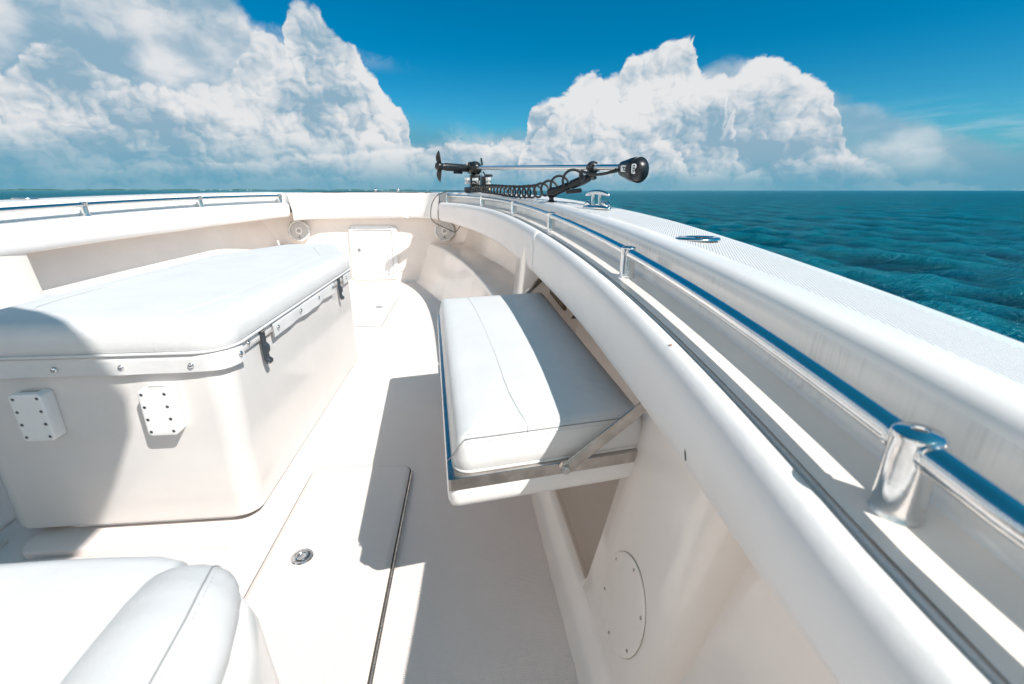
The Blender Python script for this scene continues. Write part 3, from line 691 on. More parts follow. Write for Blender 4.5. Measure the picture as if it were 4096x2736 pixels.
# ---- coffin box
BX = -0.867
bx = thing('storage_box', 'large white coffin shaped storage box with a padded lid, centre of the bow cockpit', 'storage box', (BX, 1.6, 0.023))
bpoly = [(-1.167, 1.040), (-0.567, 1.040), (-0.567, 2.19), (-0.74, 2.65), (-0.994, 2.65), (-1.167, 2.19)]
mb = MB(); loft(mb, bpoly, [(0.014, 0.044), (0.004, 0.046), (0.0, 0.056), (0.001, 0.40), (0.002, 0.470)], r=0.055, seg=8, cap=True); mb.build('body', BOXM, bx, ang=45)
mb = MB(); loft(mb, [(-1.06, 1.065), (-0.615, 1.065), (-0.615, 2.0), (-1.06, 2.0)], [(0.0, 0.0245), (0.0, 0.036), (-0.003, 0.044)], r=0.035, cap=False); mb.build('plinth', GEL, bx, ang=45)
mb = MB(); loft(mb, offs(bpoly, -0.007), [(0.003, 0.470), (0.0, 0.473), (0.0, 0.497), (0.003, 0.500)], r=0.06, seg=8); mb.build('lid', GEL, bx, ang=45)
cpoly = offs(bpoly, -0.012)
def wob(p):
    x, y, z = p
    return (x, y, z + (0.0025*math.sin(x*9+y*5)+0.0015*math.sin(x*23-y*17) if z > 0.56 else 0))
mb = MB(); loft(mb, cpoly, [(0.006, 0.500), (0.001, 0.508), (0.0, 0.520), (0.001, 0.538), (0.006, 0.553), (0.016, 0.5655), (0.030, 0.5725), (0.050, 0.5755)], r=0.075, seg=10, crown=0.004, rings=(0.93, 0.86, 0.78, 0.7, 0.6, 0.5, 0.4, 0.3, 0.2, 0.1), fn=wob)
cu = mb.build('cushion', VIN, bx, ang=80); cmb = mb
def ringtube(poly, z, r, rad, i0=0, i1=None):
    q = rpoly(poly, r, 8); pts = [(p.x, p.y, z) for p in q]; pts.append(pts[0]); m = MB(); tube(m, pts, rad, 8, caps=False); return m
ringtube(offs(cpoly, -0.0015), 0.503, 0.076, 0.0036).build('piping', VIN, cu, ang=80)
# cushion seams
def seam(pts, r=0.0011, par=None, m_=None, nm='seam'):
    m = MB(); P = []
    for i in range(len(pts)-1):
        for k in range(6): P.append(Vector(pts[i]).lerp(Vector(pts[i+1]), k/6))
    P.append(Vector(pts[-1])); tube(m, P, r, 6); return m.build(nm, m_ or SEAMV, par)
def ztop(x, y):
    d = min(y-1.028, -0.555-x, x+1.179)
    tab = [(0, 0.52), (0.001, 0.538), (0.006, 0.553), (0.016, 0.5655), (0.030, 0.5725), (0.050, 0.5755), (0.15, 0.5775), (0.3, 0.5795)]
    return lerp(tab, d) + 0.0025*math.sin(x*9+y*5)+0.0015*math.sin(x*23-y*17)
SI = [(-0.702, 1.0285, 0.512), (-0.702, 1.03, 0.540)] + drape(cmb, [(x, y) for x, y in ((-0.702, 1.042), (-0.702, 1.062), (-0.700, 1.09), (-0.692, 1.13), (-0.678, 1.17), (-0.665, 1.21), (-0.658, 1.28), (-0.655, 1.4), (-0.655, 1.6), (-0.655, 1.8), (-0.655, 2.0), (-0.66, 2.12), (-0.70, 2.22), (-0.79, 2.44), (-0.80, 2.54))])
seam(SI, par=cu); seam([(-1.734-x, y, z) for x, y, z in SI], par=cu)
for sx in (0, 1):
    m = MB(); 
    for k in range(16):
        x = -0.697+k*0.0095; y = 1.052+0.0*k; p = Vector((x, y, ztop(x, y)+0.0003)); q = p+Vector((0.004, 0, 0))
        if sx: p.x = -1.734-p.x; q.x = -1.734-q.x
        tube(m, [p, q], 0.0006, 5)
    m.build('stitching', STI, cu)
# valance flap with snap studs
def flap(path, par, z0=0.498, z1=0.457, wav=0.0, ph=0.0):
    m = MB(); rows = []; L = 0; P = [Vector(p) for p in path]; Q = []
    for i in range(len(P)-1):
        n_ = max(2, int((P[i+1]-P[i]).length/0.012))
        for k in range(n_): Q.append(P[i].lerp(P[i+1], k/n_))
    Q.append(P[-1])
    for i, p in enumerate(Q):
        t = (Q[min(i+1, len(Q)-1)]-Q[max(i-1, 0)]).normalized(); nn = Vector((t.y, -t.x))
        L = i*0.012; w = wav*(0.5+0.3*math.sin(L*21+ph)+0.2*math.sin(L*47+2*ph))*min(1.0, 0.4+L*2); zb = z1 - w*0.35
        row = []
        for s_, d in ((0, 0.0), (0.04, 0.003), (0.3, 0.0035+w*0.2), (0.7, 0.0035+w*0.6), (1.0, 0.003+w)):
            row.append((p.x+nn.x*d, p.y+nn.y*d, z0+(zb-z0)*s_))
        row.append((p.x+nn.x*(0.0008+w*0.8), p.y+nn.y*(0.0008+w*0.8), zb)); row.append((p.x, p.y, z0-0.008)); rows.append(row)
    v, f = grid(rows); m.add(v, [tuple(reversed(q)) for q in f]); return m.build('valance', VIN, par, ang=70)
lp = offs(bpoly, -0.0085); q = rpoly(lp, 0.062, 8)   # outline of the lid, ccw from the aft left corner
aftL = [p for p in q[4:9]]; aftR = [p for p in q[9:18]]
pathA = [Vector((-1.176, 1.75)), Vector((-1.176, 1.15))] + [p for p in q[0:9]] + aftR + [Vector((-0.5585, 1.105))]
fa = flap(pathA, bx, wav=0.004, ph=2.0)
fb = flap([(-0.5585, 1.283), (-0.5585, 1.895)], bx, wav=0.007, ph=1.0)
fc = flap([(-0.5585, 2.05), (-0.5585, 2.17), (-0.562, 2.20), (-0.60, 2.31), (-0.66, 2.47)], bx, wav=0.004)
def stud(p, d, par):
    m = MB(); lathe(m, [(0.0066, 0), (0.0066, 0.0016), (0.0055, 0.0035), (0.003, 0.0048), (0.0008, 0.0052)], at(p, frame(d)), 16); m.build('snap_stud', INOX, par)
for x in (-1.06, -0.921, -0.783, -0.635): stud((x, 1.0262, 0.474), (0, -1, 0), fa)
stud((-0.5537, 1.086, 0.478), (1, 0, 0), fa); stud((-0.5595, 1.142, 0.486), (1, 0, 0), bx)
for y in (1.312, 1.50, 1.69, 1.872): stud((-0.5525, y, 0.478), (1, 0, 0), fb)
stud((-0.5545, 2.09, 0.478), (1, 0, 0), fc)
# rubber draw latches
def latch(y):
    x = -0.5600; t = MB()
    box(t, (x-0.001, y, 0.495), (0.012, 0.026, 0.012), bev=0.003)
    prof = [(0.002, 0.503), (0.010, 0.500), (0.010, 0.462), (0.020, 0.452), (0.019, 0.438), (0.012, 0.430), (0.013, 0.420), (0.024, 0.414), (0.023, 0.405), (0.010, 0.402), (0.002, 0.412), (-0.001, 0.45), (0.0, 0.49)]
    n_ = len(prof); prof = [(a*0.72, z) for a, z in prof]; vs = [(x+a, y-0.0095, z) for a, z in prof]+[(x+a, y+0.0095, z) for a, z in prof]
    t.add(vs, [tuple(range(n_)), tuple(reversed(range(n_, 2*n_)))]+[(i, i+n_, (i+1) % n_+n_, (i+1) % n_) for i in range(n_)])
    o = t.build('draw_latch', RUB, bx, ang=30); md = o.modifiers.new('b', 'BEVEL'); md.width = 0.0012; md.segments = 2; md.limit_method = 'ANGLE'
    m = MB(); tube(m, [(x+0.012, y-0.0108, 0.407), (x+0.012, y+0.0108, 0.407)], 0.0024, 10); tube(m, [(x+0.006, y-0.0112, 0.496), (x+0.006, y+0.0112, 0.496)], 0.0026, 10); m.build('pin', INOX2, o)
latch(1.218); latch(1.985)
# rod holder plates on the aft face of the box
def plate(xc, label):
    t = thing('rod_rack_block', label, 'holder block', (xc, 1.04, 0.366), 'eight screw holder blocks on the storage box')
    m = MB(); w, h = 0.034, 0.0585; pp = [(xc-w, 0.366-h), (xc+w, 0.366-h), (xc+w, 0.366+h), (xc-w, 0.366+h)]
    loft(m, pp, [(0, 0.0), (0, 0.0145), (0.0006, 0.0152), (0, 0.0159), (0, 0.029), (0.0015, 0.0312), (0.004, 0.032)], r=0.011, fn=lambda p: (p[0], 1.040-p[2], p[1])); m.build('block', PLA, t, ang=40)
    m = MB(); box(m, (xc, 1.026, 0.4245), (0.038, 0.010, 0.0016), bev=0.0006); m.build('slot', DRK if False else GRY, t)
    for sx in (-1, 1):
        for k in range(4):
            m = MB(); p = (xc+sx*0.0245, 1.0082, 0.366+0.047-0.0313*k); lathe(m, [(0.0042, 0), (0.0036, 0.0006), (0.0016, 0.0002), (0.0006, 0.0002)], at(p, frame((0, -1, 0))), 14); sc = m.build('screw', INOX2, t)
            m = MB(); lathe(m, [(0.0018, 0.0006), (0.0016, 0.0008)], at(p, frame((0, -1, 0))), 6); m.build('socket', DRK, sc)
plate(-0.720, 'white eight screw holder block on the sunlit part of the box')
plate(-0.985, 'white eight screw holder block in shadow on the left part of the box')
# ---- folding side seats
def seat(mir, label):
    f_ = PORT if mir else (lambda p: p)
    t = thing('folding_seat', label, 'seat', f_((0.1, 1.25, 0.36)), 'folding cockpit side seats')
    sp_ = [(-0.036, 0.690), (0.335, 0.752), (0.315, 1.885), (-0.122, 1.795)]
    if mir: sp_ = [(-0.036, 0.690), (0.225, 0.735), (0.225, 2.13), (-0.13, 1.985)]
    def B(m, nm, mt, ang=40, par=t): 
        return (m.mirror() if mir else m).build(nm, mt, par, ang=ang)
    def wob(p): return (p[0]+0.0015*math.sin(p[1]*13)*(1 if p[0] < 0 else 0), p[1], p[2]+(0.0015*math.sin(p[1]*7+p[0]*11) if p[2] > 0.43 else 0))
    m = MB(); loft(m, sp_, [(0.010, 0.3755), (0.002, 0.378), (-0.002, 0.384), (-0.001, 0.40), (0.003, 0.418), (0.006, 0.430), (0.011, 0.4385), (0.020, 0.4445), (0.035, 0.4475)], r=[0.028, 0.03, 0.03, 0.03], seg=8, crown=0.004, rings=(0.9, 0.75, 0.6, 0.4, 0.2), fn=wob)
    cu_ = B(m, 'cushion', VIN, 80); cmb = m
    # seams: double stitched edge on the aft side, plain seam along the top
    def zt(x, y): return 0.4462+0.0015*math.sin(y*7+x*11)
    m = MB(); tube(m, [(-0.050+0.000, 0.7205, 0.386), (-0.0385, 0.709, 0.405), (-0.028, 0.703, 0.425), (-0.016, 0.703, 0.4392), (0.05, 0.7135, 0.4393), (0.15, 0.7305, 0.4393), (0.25, 0.7475, 0.4393), (0.30, 0.756, 0.4393)], 0.0010, 6); B(m, 'edge_seam', SEAM, par=cu_)
    m = MB()
    for k in range(52):
        for dy, dz in ((0.008, 0.0035), (-0.004, -0.0075)):
            a = -0.012+k*0.006; y = 0.7035+(a+0.012)*0.17; p = Vector((a, y+dy, 0.4405+dz)); q_ = Vector((a+0.0035, y+dy+0.0006, 0.4405+dz)); tube(m, [p, q_], 0.0006, 5)
    B(m, 'stitching', STI, par=cu_)
    sx = [(0.098, 0.7195, 0.4385), (0.097, 0.735, 0.4460), (0.088, 0.78, zt(0.088, 0.78)), (0.076, 0.86, 0.4482), (0.070, 0.93, 0.449), (0.060, 1.1, 0.4498), (0.040, 1.35, 0.4498), (0.015, 1.6, 0.4490), (-0.005, 1.75, 0.4475), (-0.015, 1.80, 0.4455)]
    m = MB(); tube(m, [sx[0]]+drape(cmb, sx[1:], 0.0003), 0.0010, 6); B(m, 'top_seam', SEAMV, par=cu_)
    m = MB(); q = rpoly(offs(sp_, -0.001), 0.03, 8); pts = [(p.x, p.y, 0.379) for p in q]; pts.append(pts[0]); tube(m, pts, 0.0028, 8, caps=False); B(m, 'piping', VIN, 80, par=cu_)
    # stainless band under the cushion
    m = MB(); loft(m, offs(sp_, -0.012), [(0, 0.353), (0, 0.3755), (0.002, 0.3765), (0.012, 0.3765)], r=0.004, bottom=True); B(m, 'edge_band', INOX2)
    m = MB(); loft(m, offs(sp_, -0.014), [(0.035, 0.312), (0.010, 0.314), (0.002, 0.320), (0.0, 0.329), (0.0, 0.345), (0.004, 0.3535)], r=0.02, seg=6, bottom=True); B(m, 'seat_pan', GEL, 60)
    # support struts
    for (a, b) in (((0.164, 0.700, 0.371), (0.345, 0.743, 0.492)), ((0.175, 1.905, 0.372), (0.325, 1.925, 0.505))):
        a = Vector(a); b = Vector(b); d = (b-a).normalized(); side = Vector((0.16, 1, 0)).normalized(); M = frame(d, side); m = MB()
        L_ = (b-a).length; pp = MB(); box(m, (a+b)/2, (0.0045, 0.022, L_), M, bev=0.001); st_ = B(m, 'strut', INOX2)
        m = MB(); lathe(m, [(0.0125, -0.010), (0.0125, -0.004), (0.008, -0.003), (0.008, 0.003), (0.0065, 0.003), (0.0065, 0.008), (0.005, 0.0092)], at(a, frame((-0.16, -1, 0))), 6 if False else 18); B(m, 'pivot_washer', INOX2, par=st_)
        m = MB(); lathe(m, [(0.0078, 0.003), (0.0078, 0.009), (0.006, 0.0105)], at(a, frame((-0.16, -1, 0))), 6); B(m, 'pivot_bolt', INOX, 20, par=st_)
    return t
seat(False, 'white cushioned folding seat in front of the camera, half in shade, under the right bolster')
seat(True, 'white cushioned folding seat at the left edge beyond the storage box')
mb = MB(); box(mb, (0.350, 1.77, 0.50), (0.012, 0.30, 0.15), bev=0.002)
mb.build('backing_board', WOOD, boat)
mb = MB(); box(mb, (0.325, 1.936, 0.50), (0.03, 0.012, 0.05), bev=0.002); mb.build('strut_bracket', DRK, boat)
# ---- near seat at the lower left (backrest top and wing)
ns = thing('console_seat', 'white vinyl seat with a rolled side bolster at the lower left corner', 'seat', (-0.5, 0.2, 0.2))
def arc_panel(): 
    m = MB(); rows = []
    # main cushion: front edge y(x), domed
    for i in range(25):
        x = -0.95 + i*(0.64/24)
        yf = 0.470 - 0.022*((x+0.47)/0.22)**2 if x > -0.47 else 0.470 - 0.008*((x+0.47)/0.4)**2
        yf -= 0.05*(max(0, x+0.350)/0.04)**2
        row = []
        for k in range(26):
            t = k/25
            if t < 0.3:
                a = (t/0.3)*math.pi/2; y = yf - 0.032 + 0.032*math.cos(a)*1.0; z = 0.425 + 0.035*math.sin(a)
            else: y = yf-0.032 - (t-0.3)/0.7*0.75; z = 0.460 + 0.008*math.sin((t-0.3)/0.7*math.pi)
            row.append((x, y, z))
        row.insert(0, (x, yf+0.002, 0.30)); rows.append(row)
    v, f = grid(rows); m.add(v, f); return m
arc_panel().build('seat_pad', VIN, ns, ang=80)
# rolled side bolster: half-pipe whose crown follows the visible seam
mb = MB(); rows = []
path = [(-0.330, 0.425, 0.30, 0.03), (-0.322, 0.428, 0.40, 0.034), (-0.312, 0.418, 0.448, 0.036), (-0.302, 0.395, 0.468, 0.038), (-0.292, 0.36, 0.478, 0.042), (-0.283, 0.315, 0.483, 0.046), (-0.277, 0.26, 0.485, 0.049), (-0.272, 0.19, 0.486, 0.051), (-0.27, 0.10, 0.486, 0.052), (-0.27, -0.05, 0.486, 0.052), (-0.27, -0.4, 0.486, 0.052)]
P = []
for i in range(len(path)-1):
    for k in range(4):
        t = k/4; P.append([path[i][j]*(1-t)+path[i+1][j]*t for j in range(4)])
P.append(list(path[-1]))
for i, p in enumerate(P):
    c = Vector(p[:3]) + Vector((0.004, 0.004, 0.001)); p = [p[0], p[1], p[2], p[3]+0.016]; tn = (Vector(P[min(i+1, len(P)-1)][:3])-Vector(P[max(i-1, 0)][:3])).normalized()
    s_ = tn.cross(Vector((1, 0, 0))).normalized(); s_ = s_ if s_.z > 0 or s_.y > 0 else -s_
    if s_.z < 0 and s_.y < 0: s_ = -s_
    row = []
    for k in range(15):
        a = -0.35 + (math.pi+0.95)*k/14   # from the right underside over the top to the left
        row.append(c + Vector((1, 0, 0))*p[3]*math.cos(a)*0.95 + s_*(p[3]*math.sin(a)*0.62 - 0.02))
    rows.append(row)
v, f = grid(rows); mb.add(v, f); wing = mb.build('side_bolster', VIN, ns, ang=80)
sm = [rows[i][5] + Vector((0, 0, 0.0002)) for i in range(6, len(rows))]; m = MB(); tube(m, sm, 0.0009, 6); m.build('seam', SEAM, wing)
m = MB()
for i in range(len(sm)-1):
    a = Vector(sm[i]); b = Vector(sm[i+1]); n_ = max(1, int((b-a).length/0.006))
    for k in range(n_):
        p = a.lerp(b, k/n_); d = (b-a).normalized()
        for off in (-0.0055, 0.0055): q = p+Vector((off, 0, -0.0006 if off > 0 else 0.0006)); tube(m, [q, q+d*0.003], 0.0006, 4)
m.build('stitching', STI, wing)
m = MB(); tube(m, [r[-2]+Vector((0, 0, 0.001)) for r in rows[6:]], 0.002, 8); m.build('piping', VIN, wing)
# white moulded shell outside the bolster
mb = MB(); rows = []
for x, y in ((-0.42, 0.462), (-0.34, 0.456), (-0.285, 0.436), (-0.250, 0.40), (-0.228, 0.35), (-0.215, 0.29), (-0.208, 0.2), (-0.205, 0.05), (-0.205, -0.4)):
    rows.append([(x-0.075, y-0.045, 0.405), (x-0.030, y-0.020, 0.424), (x-0.012, y-0.010, 0.427), (x-0.004, y-0.002, 0.430), (x+0.002, y+0.002, 0.424), (x+0.006, y+0.006, 0.40), (x+0.014, y+0.010, 0.25), (x+0.02, y+0.012, 0.0)])
v, f = grid(rows); mb.add(v, f); mb.build('shell', GEL, ns, ang=60)
ringed = [(x-0.0, 0.4525 - 0.0, 0.4) for x in (-0.9, -0.3)]
# left wing of the same seat
mb = MB(); loft(mb, [(-0.78, 0.05), (-0.525, 0.05), (-0.525, 0.452), (-0.60, 0.475), (-0.78, 0.475)], [(0, 0.38), (0, 0.45), (0.006, 0.473), (0.018, 0.487), (0.035, 0.492)], r=0.03, crown=0.004); mb.build('side_bolster', VIN, ns, ang=80)
m = MB()
for k in range(40):
    x = -0.545-k*0.006; tube(m, [(x, 0.4365, 0.4725), (x-0.0035, 0.4365, 0.4725)], 0.0006, 4)
m.build('stitching', STI, ns)
# ---- trolling motor
tm = thing('trolling_motor', 'black bow mounted electric trolling motor lying stowed on a steel shaft', 'motor', (0.08, 4.08, zr(4.0)+0.03))
zd = zr(4.0)+0.028
A0 = Vector((0.065, 4.13, 1.032)); A1 = Vector((0.632, 1.92, 0.937)); ax = (A1-A0).normalized()
m = MB(); tube(m, [A0, A1], 0.0145, 20); m.build('shaft', ALU, tm)
# head (pear shaped)
hd = MB(); z = ax; rows = []; xx = Vector((0, 0, 1)); xx = (xx - z*xx.dot(z)).normalized(); yy = z.cross(xx)
prof = [(-0.004, 0.018, 0.017), (0.0, 0.026, 0.025), (0.005, 0.0295, 0.028), (0.045, 0.037, 0.034), (0.072, 0.0435, 0.040), (0.092, 0.0460, 0.0425), (0.110, 0.0450, 0.0415), (0.126, 0.038, 0.035), (0.139, 0.026, 0.024), (0.145, 0.011, 0.010)]
Hq = A1 + Vector((0.0, 0.0, -0.003))
for d, rv, rh in prof:
    c = Hq + z*d - xx*0.004*(d/0.1)
    rows.append([c + xx*rv*math.copysign(abs(math.cos(a))**0.85, math.cos(a)) + yy*rh*math.copysign(abs(math.sin(a))**0.85, math.sin(a)) for a in [2*math.pi*k/32 for k in range(32)]])
v, f = grid(rows, True); f.append(tuple(reversed(range(32)))); f.append(tuple(range(9*32, 10*32))); hd.add(v, f); head = hd.build('head', BLK, tm, ang=60)
# raised indicator ring and stickers on the side facing the cockpit
vc = (Vector((0, 0, HC)) - (Hq+z*0.09)); side = (vc - z*vc.dot(z)).normalized()
upv = z.cross(side); upv = upv if upv.z > 0 else -upv
def patch(c, w, h, mt, name, nn, bev=0.3):
    dx = (z - nn*z.dot(nn)).normalized(); dy = nn.cross(dx); m = MB(); dy = dy if dy.z > 0 else -dy
    q = rpoly([(-w/2, -h/2), (w/2, -h/2), (w/2, h/2), (-w/2, h/2)], min(w, h)*bev, 4); n_ = len(q)
    vs = [c+dx*p.x+dy*p.y+nn*0.0006 for p in q]+[c+dx*p.x+dy*p.y-nn*0.006 for p in q]
    m.add(vs, [tuple(range(n_))]+[(i, i+n_, (i+1) % n_+n_, (i+1) % n_) for i in range(n_)]); return m.build(name, mt, head, smooth=False), dx, dy
m = MB(); rws = [Hq+z*0.112-xx*0.0044+(xx*math.cos(2*math.pi*k/40)*0.0462+yy*math.sin(2*math.pi*k/40)*0.0428) for k in range(41)]
tube(m, rws, 0.0016, 8, caps=False); m.build('indicator_ring', BLK, head)
def glyph(c, strokes, s_, mt, par, dx, dy, nn, w=0.0015):
    m = MB()
    for st_ in strokes: tube(m, [c + dx*a*s_ + dy*b*s_ + nn*0.0012 for a, b in st_], w, 5)
    return m.build('lettering', mt, par)
n1_ = (side*0.93+z*0.36).normalized(); n2_ = (side*0.66+z*0.75).normalized()
c1_ = Hq+z*0.072+side*0.0425; c2_ = Hq+z*0.1265+side*0.0345
s1, dx, dy = patch(c1_, 0.030, 0.024, WHT, 'sticker', n1_, bev=0.16)
glyph(c1_, [[(-0.62, 0.45), (0.62, 0.30)], [(0.62, 0.30), (0.66, -0.20), (0.45, -0.48), (0.10, -0.50), (-0.08, -0.25), (-0.05, 0.36)]], 0.0125, DRK, s1, dx, dy, n1_)
s2, dx, dy = patch(c2_, 0.018, 0.036, WHT, 'control_sticker', n2_, bev=0.42)
glyph(c2_, [[(-0.30, 1.00), (0.35, 1.05)], [(-0.35, 0.72), (0.0, 0.90), (0.35, 0.66)], [(-0.40, 0.15), (0.0, 0.32), (0.40, 0.15)], [(-0.25, -0.08), (0.30, -0.05)], [(-0.40, -0.68), (0.0, -0.50), (0.40, -0.68)], [(-0.25, -0.98), (0.28, -0.94)]], 0.0118, DRK, s2, dx, dy, n2_, 0.0012)
# mount and lower unit
mt_ = MB(); c0 = Vector((0.075, 4.09, 0))
box(mt_, (0.085, 4.10, zd+0.022), (0.20, 0.10, 0.044), Matrix.Rotation(0.55, 4, 'Z'), bev=0.008)
box(mt_, (0.07, 4.10, zd+0.085), (0.085, 0.075, 0.12), Matrix.Rotation(0.2, 4, 'Z'), bev=0.010)
mt_.build('mount_base', BLK, tm)
m = MB(); lathe(m, [(0.030, -0.045), (0.052, -0.040), (0.056, -0.01), (0.055, 0.015), (0.047, 0.030), (0.038, 0.036), (0.030, 0.046), (0.018, 0.054)], at(A0+ax*0.03+Vector((0, 0, -0.004)), frame(ax)), 32); m.build('pivot_housing', BLK, tm, ang=45)
m = MB(); box(m, A0+Vector((-0.02, 0.02, 0.0)), (0.07, 0.08, 0.095), Matrix.Rotation(0.25, 4, 'Z'), bev=0.018, seg=3); m.build('steering_case', BLK, tm, ang=50)
m = MB(); box(m, A0+Vector((-0.062, -0.005, 0.026)), (0.012, 0.022, 0.034), Matrix.Rotation(0.25, 4, 'Z'), bev=0.002); m.build('case_panel', GRY, tm)
LU = A0+Vector((-0.04, 0.02, -0.005)); PR = Vector((-0.215, 3.97, 1.034)); dL = (PR-LU).normalized()
m = MB(); lathe(m, [(0.028, 0), (0.031, 0.02), (0.031, (PR-LU).length-0.06), (0.027, (PR-LU).length-0.045), (0.026, (PR-LU).length-0.01), (0.020, (PR-LU).length)], at(LU, frame(dL)), 24); lu = m.build('lower_unit', BLK, tm, ang=45)
m = MB(); box(m, LU+dL*0.12+Vector((0, 0, -0.036)), (0.09, 0.010, 0.022), frame((0, 0, 1), dL), bev=0.003); m.build('skeg', BLK, lu)
pm = MB(); lathe(pm, [(0.014, 0.035), (0.027, 0.028), (0.031, 0.005), (0.029, -0.02)], at(PR, frame(dL)), 20); prop = pm.build('propeller_hub', BLK, tm, ang=60)
for sgn in (1, -1):
    m = MB(); rows = []
    for k in range(9):
        t = k/8; zz = sgn*(0.02+0.100*t); w = 0.026*math.sin(math.pi*min(1, 0.25+t*0.75))**0.8*(1 if k < 8 else 0.15)+0.002
        tw = 0.45+0.5*(1-t); cx_ = PR + Vector((0, 0, zz)) + dL*(0.010*math.sin(t*3)*1.0)
        wv = (dL*math.sin(tw)*0.55 + dL.cross(Vector((0, 0, 1)))*math.cos(tw))*w
        nn_ = dL*0.0022
        rows.append([cx_-wv, cx_-wv*0.3+nn_, cx_+wv*0.4+nn_, cx_+wv, cx_+wv*0.4-nn_, cx_-wv*0.3-nn_])
    v, f = grid(rows, True); f.append((0, 1, 2, 3, 4, 5)); m.add(v, f); m.build('propeller_blade', BLK, prop, ang=60)
for dx_, tilt in ((0.128, 0.0),):
    m = MB(); tube(m, [A0+Vector((0.085, -0.02, -0.125)), A0+Vector((0.090, -0.02, -0.06)), A0+Vector((0.075, -0.02, -0.03))], 0.006, 8); tube(m, [A0+Vector((0.068, -0.02, 0.02)), A0+Vector((0.060, -0.02, 0.075))], 0.0075, 8); m.build('release_lever', BLK, tm)
    m = MB(); tube(m, [A0+Vector((0.062, -0.04, -0.11)), A0+Vector((0.060, -0.04, -0.03))], 0.0045, 8); m.build('support_rod', ALU, tm)
for cx_, sz in ((-0.055, (0.045, 0.01, 0.055)), (0.012, (0.052, 0.01, 0.046)), (0.118, (0.046, 0.05, 0.058))):
    m = MB(); box(m, Vector((0.07+cx_-0.01, 4.03, zd+0.095)), sz, Matrix.Rotation(0.05, 4, 'Z'), bev=0.005); m.build('bracket_plate', ALU, tm)
m = MB(); box(m, (0.185, 4.06, zd+0.135), (0.06, 0.06, 0.02), bev=0.006); box(m, (0.145, 4.06, zd+0.07), (0.05, 0.05, 0.12), bev=0.006); m.build('mount_arm', BLK, tm)
m = MB(); box(m, (0.12, 4.07, zd+0.036), (0.16, 0.03, 0.03), Matrix.Rotation(-0.1, 4, 'Z'), bev=0.004); m.build('cushion_block', CRM, tm)
m = MB(); lathe(m, [(0.012, 0), (0.005, 0.006), (0.004, 0.05), (0.007, 0.06)], at((0.105, 4.0, zd+0.035)), 10); m.build('thumb_screw', ALU, tm)
# ram support
rs = thing('shaft_support', 'black ball jointed support arm holding the motor shaft above the right gunwale', 'support arm', (0.405, 2.28, zr(2.2)+0.0265))
b0 = Vector((0.405, 2.28, zr(2.2)+0.0265))
m = MB(); lathe(m, [(0.036, 0), (0.036, 0.003), (0.030, 0.007), (0.015, 0.010), (0.011, 0.018), (0.011, 0.03)], at(b0), 28); m.build('base', BLK, rs, ang=45)
for a in (0.4, 2.5, 4.6): m = MB(); lathe(m, [(0.004, 0.005), (0.003, 0.008)], at(b0+Vector((0.025*math.cos(a), 0.025*math.sin(a), 0))), 8); m.build('screw', INOX, rs)
b1 = b0+Vector((0, 0, 0.048)); s_ = (2.28-A0.y)/(A1.y-A0.y); tS = A0.lerp(A1, (A0.y-2.16)/(A0.y-A1.y)); b2 = tS+Vector((-0.01, 0.0, -0.040)); dA = (b2-b1).normalized(); LA = (b2-b1).length
m = MB(); lathe(m, [(0.010, -0.022), (0.021, -0.014), (0.024, 0.0), (0.023, 0.018), (0.019, 0.030), (0.0185, LA*0.42), (0.015, LA*0.46), (0.015, LA*0.5), (0.020, LA*0.54), (0.021, LA*0.82), (0.017, LA*0.95), (0.012, LA)], at(b1, frame(dA)), 24); m.build('arm', BLK, rs, ang=45)
m = MB(); box(m, b1+dA*LA*0.5+Vector((0.015, -0.01, -0.026)), (0.014, 0.02, 0.075), frame((dA+Vector((0.5, 0, -0.2))).normalized()), bev=0.004); m.build('clamp_lever', BLK, rs)
m = MB(); rows = []
for k in range(15):
    a = math.radians(-150+k*20); c = tS + Vector((0, 0, 0.002)); e = Vector((0, 0, 1)); g = ax.cross(e).normalized()
    rows.append([c+(e*math.sin(a)+g*math.cos(a))*r_+ax*w_ for r_, w_ in ((0.0155, -0.016), (0.0255, -0.014), (0.0275, 0), (0.0255, 0.014), (0.0155, 0.016))])
v, f = grid(rows); m.add(v, f); box(m, tS+Vector((0, 0, -0.030)), (0.036, 0.036, 0.026), frame(dA), bev=0.005); box(m, tS-ax*0.028+Vector((0, 0, 0.004)), (0.03, 0.02, 0.026), frame(ax), bev=0.003)
tube(m, [tS-ax*0.045+Vector((0, 0, -0.016)), tS+ax*0.0+Vector((0, 0, -0.018))], 0.006, 8); cl = m.build('cradle', BLK, rs, ang=50)
for q in (tS+side*0.027-ax*0.012+Vector((0, 0, 0.004)), tS+side*0.028+ax*0.010+Vector((0, 0, 0.004))): m = MB(); lathe(m, [(0.0022, 0), (0.001, 0.001)], at(q, frame(side)), 8); m.build('rivet', INOX, cl)
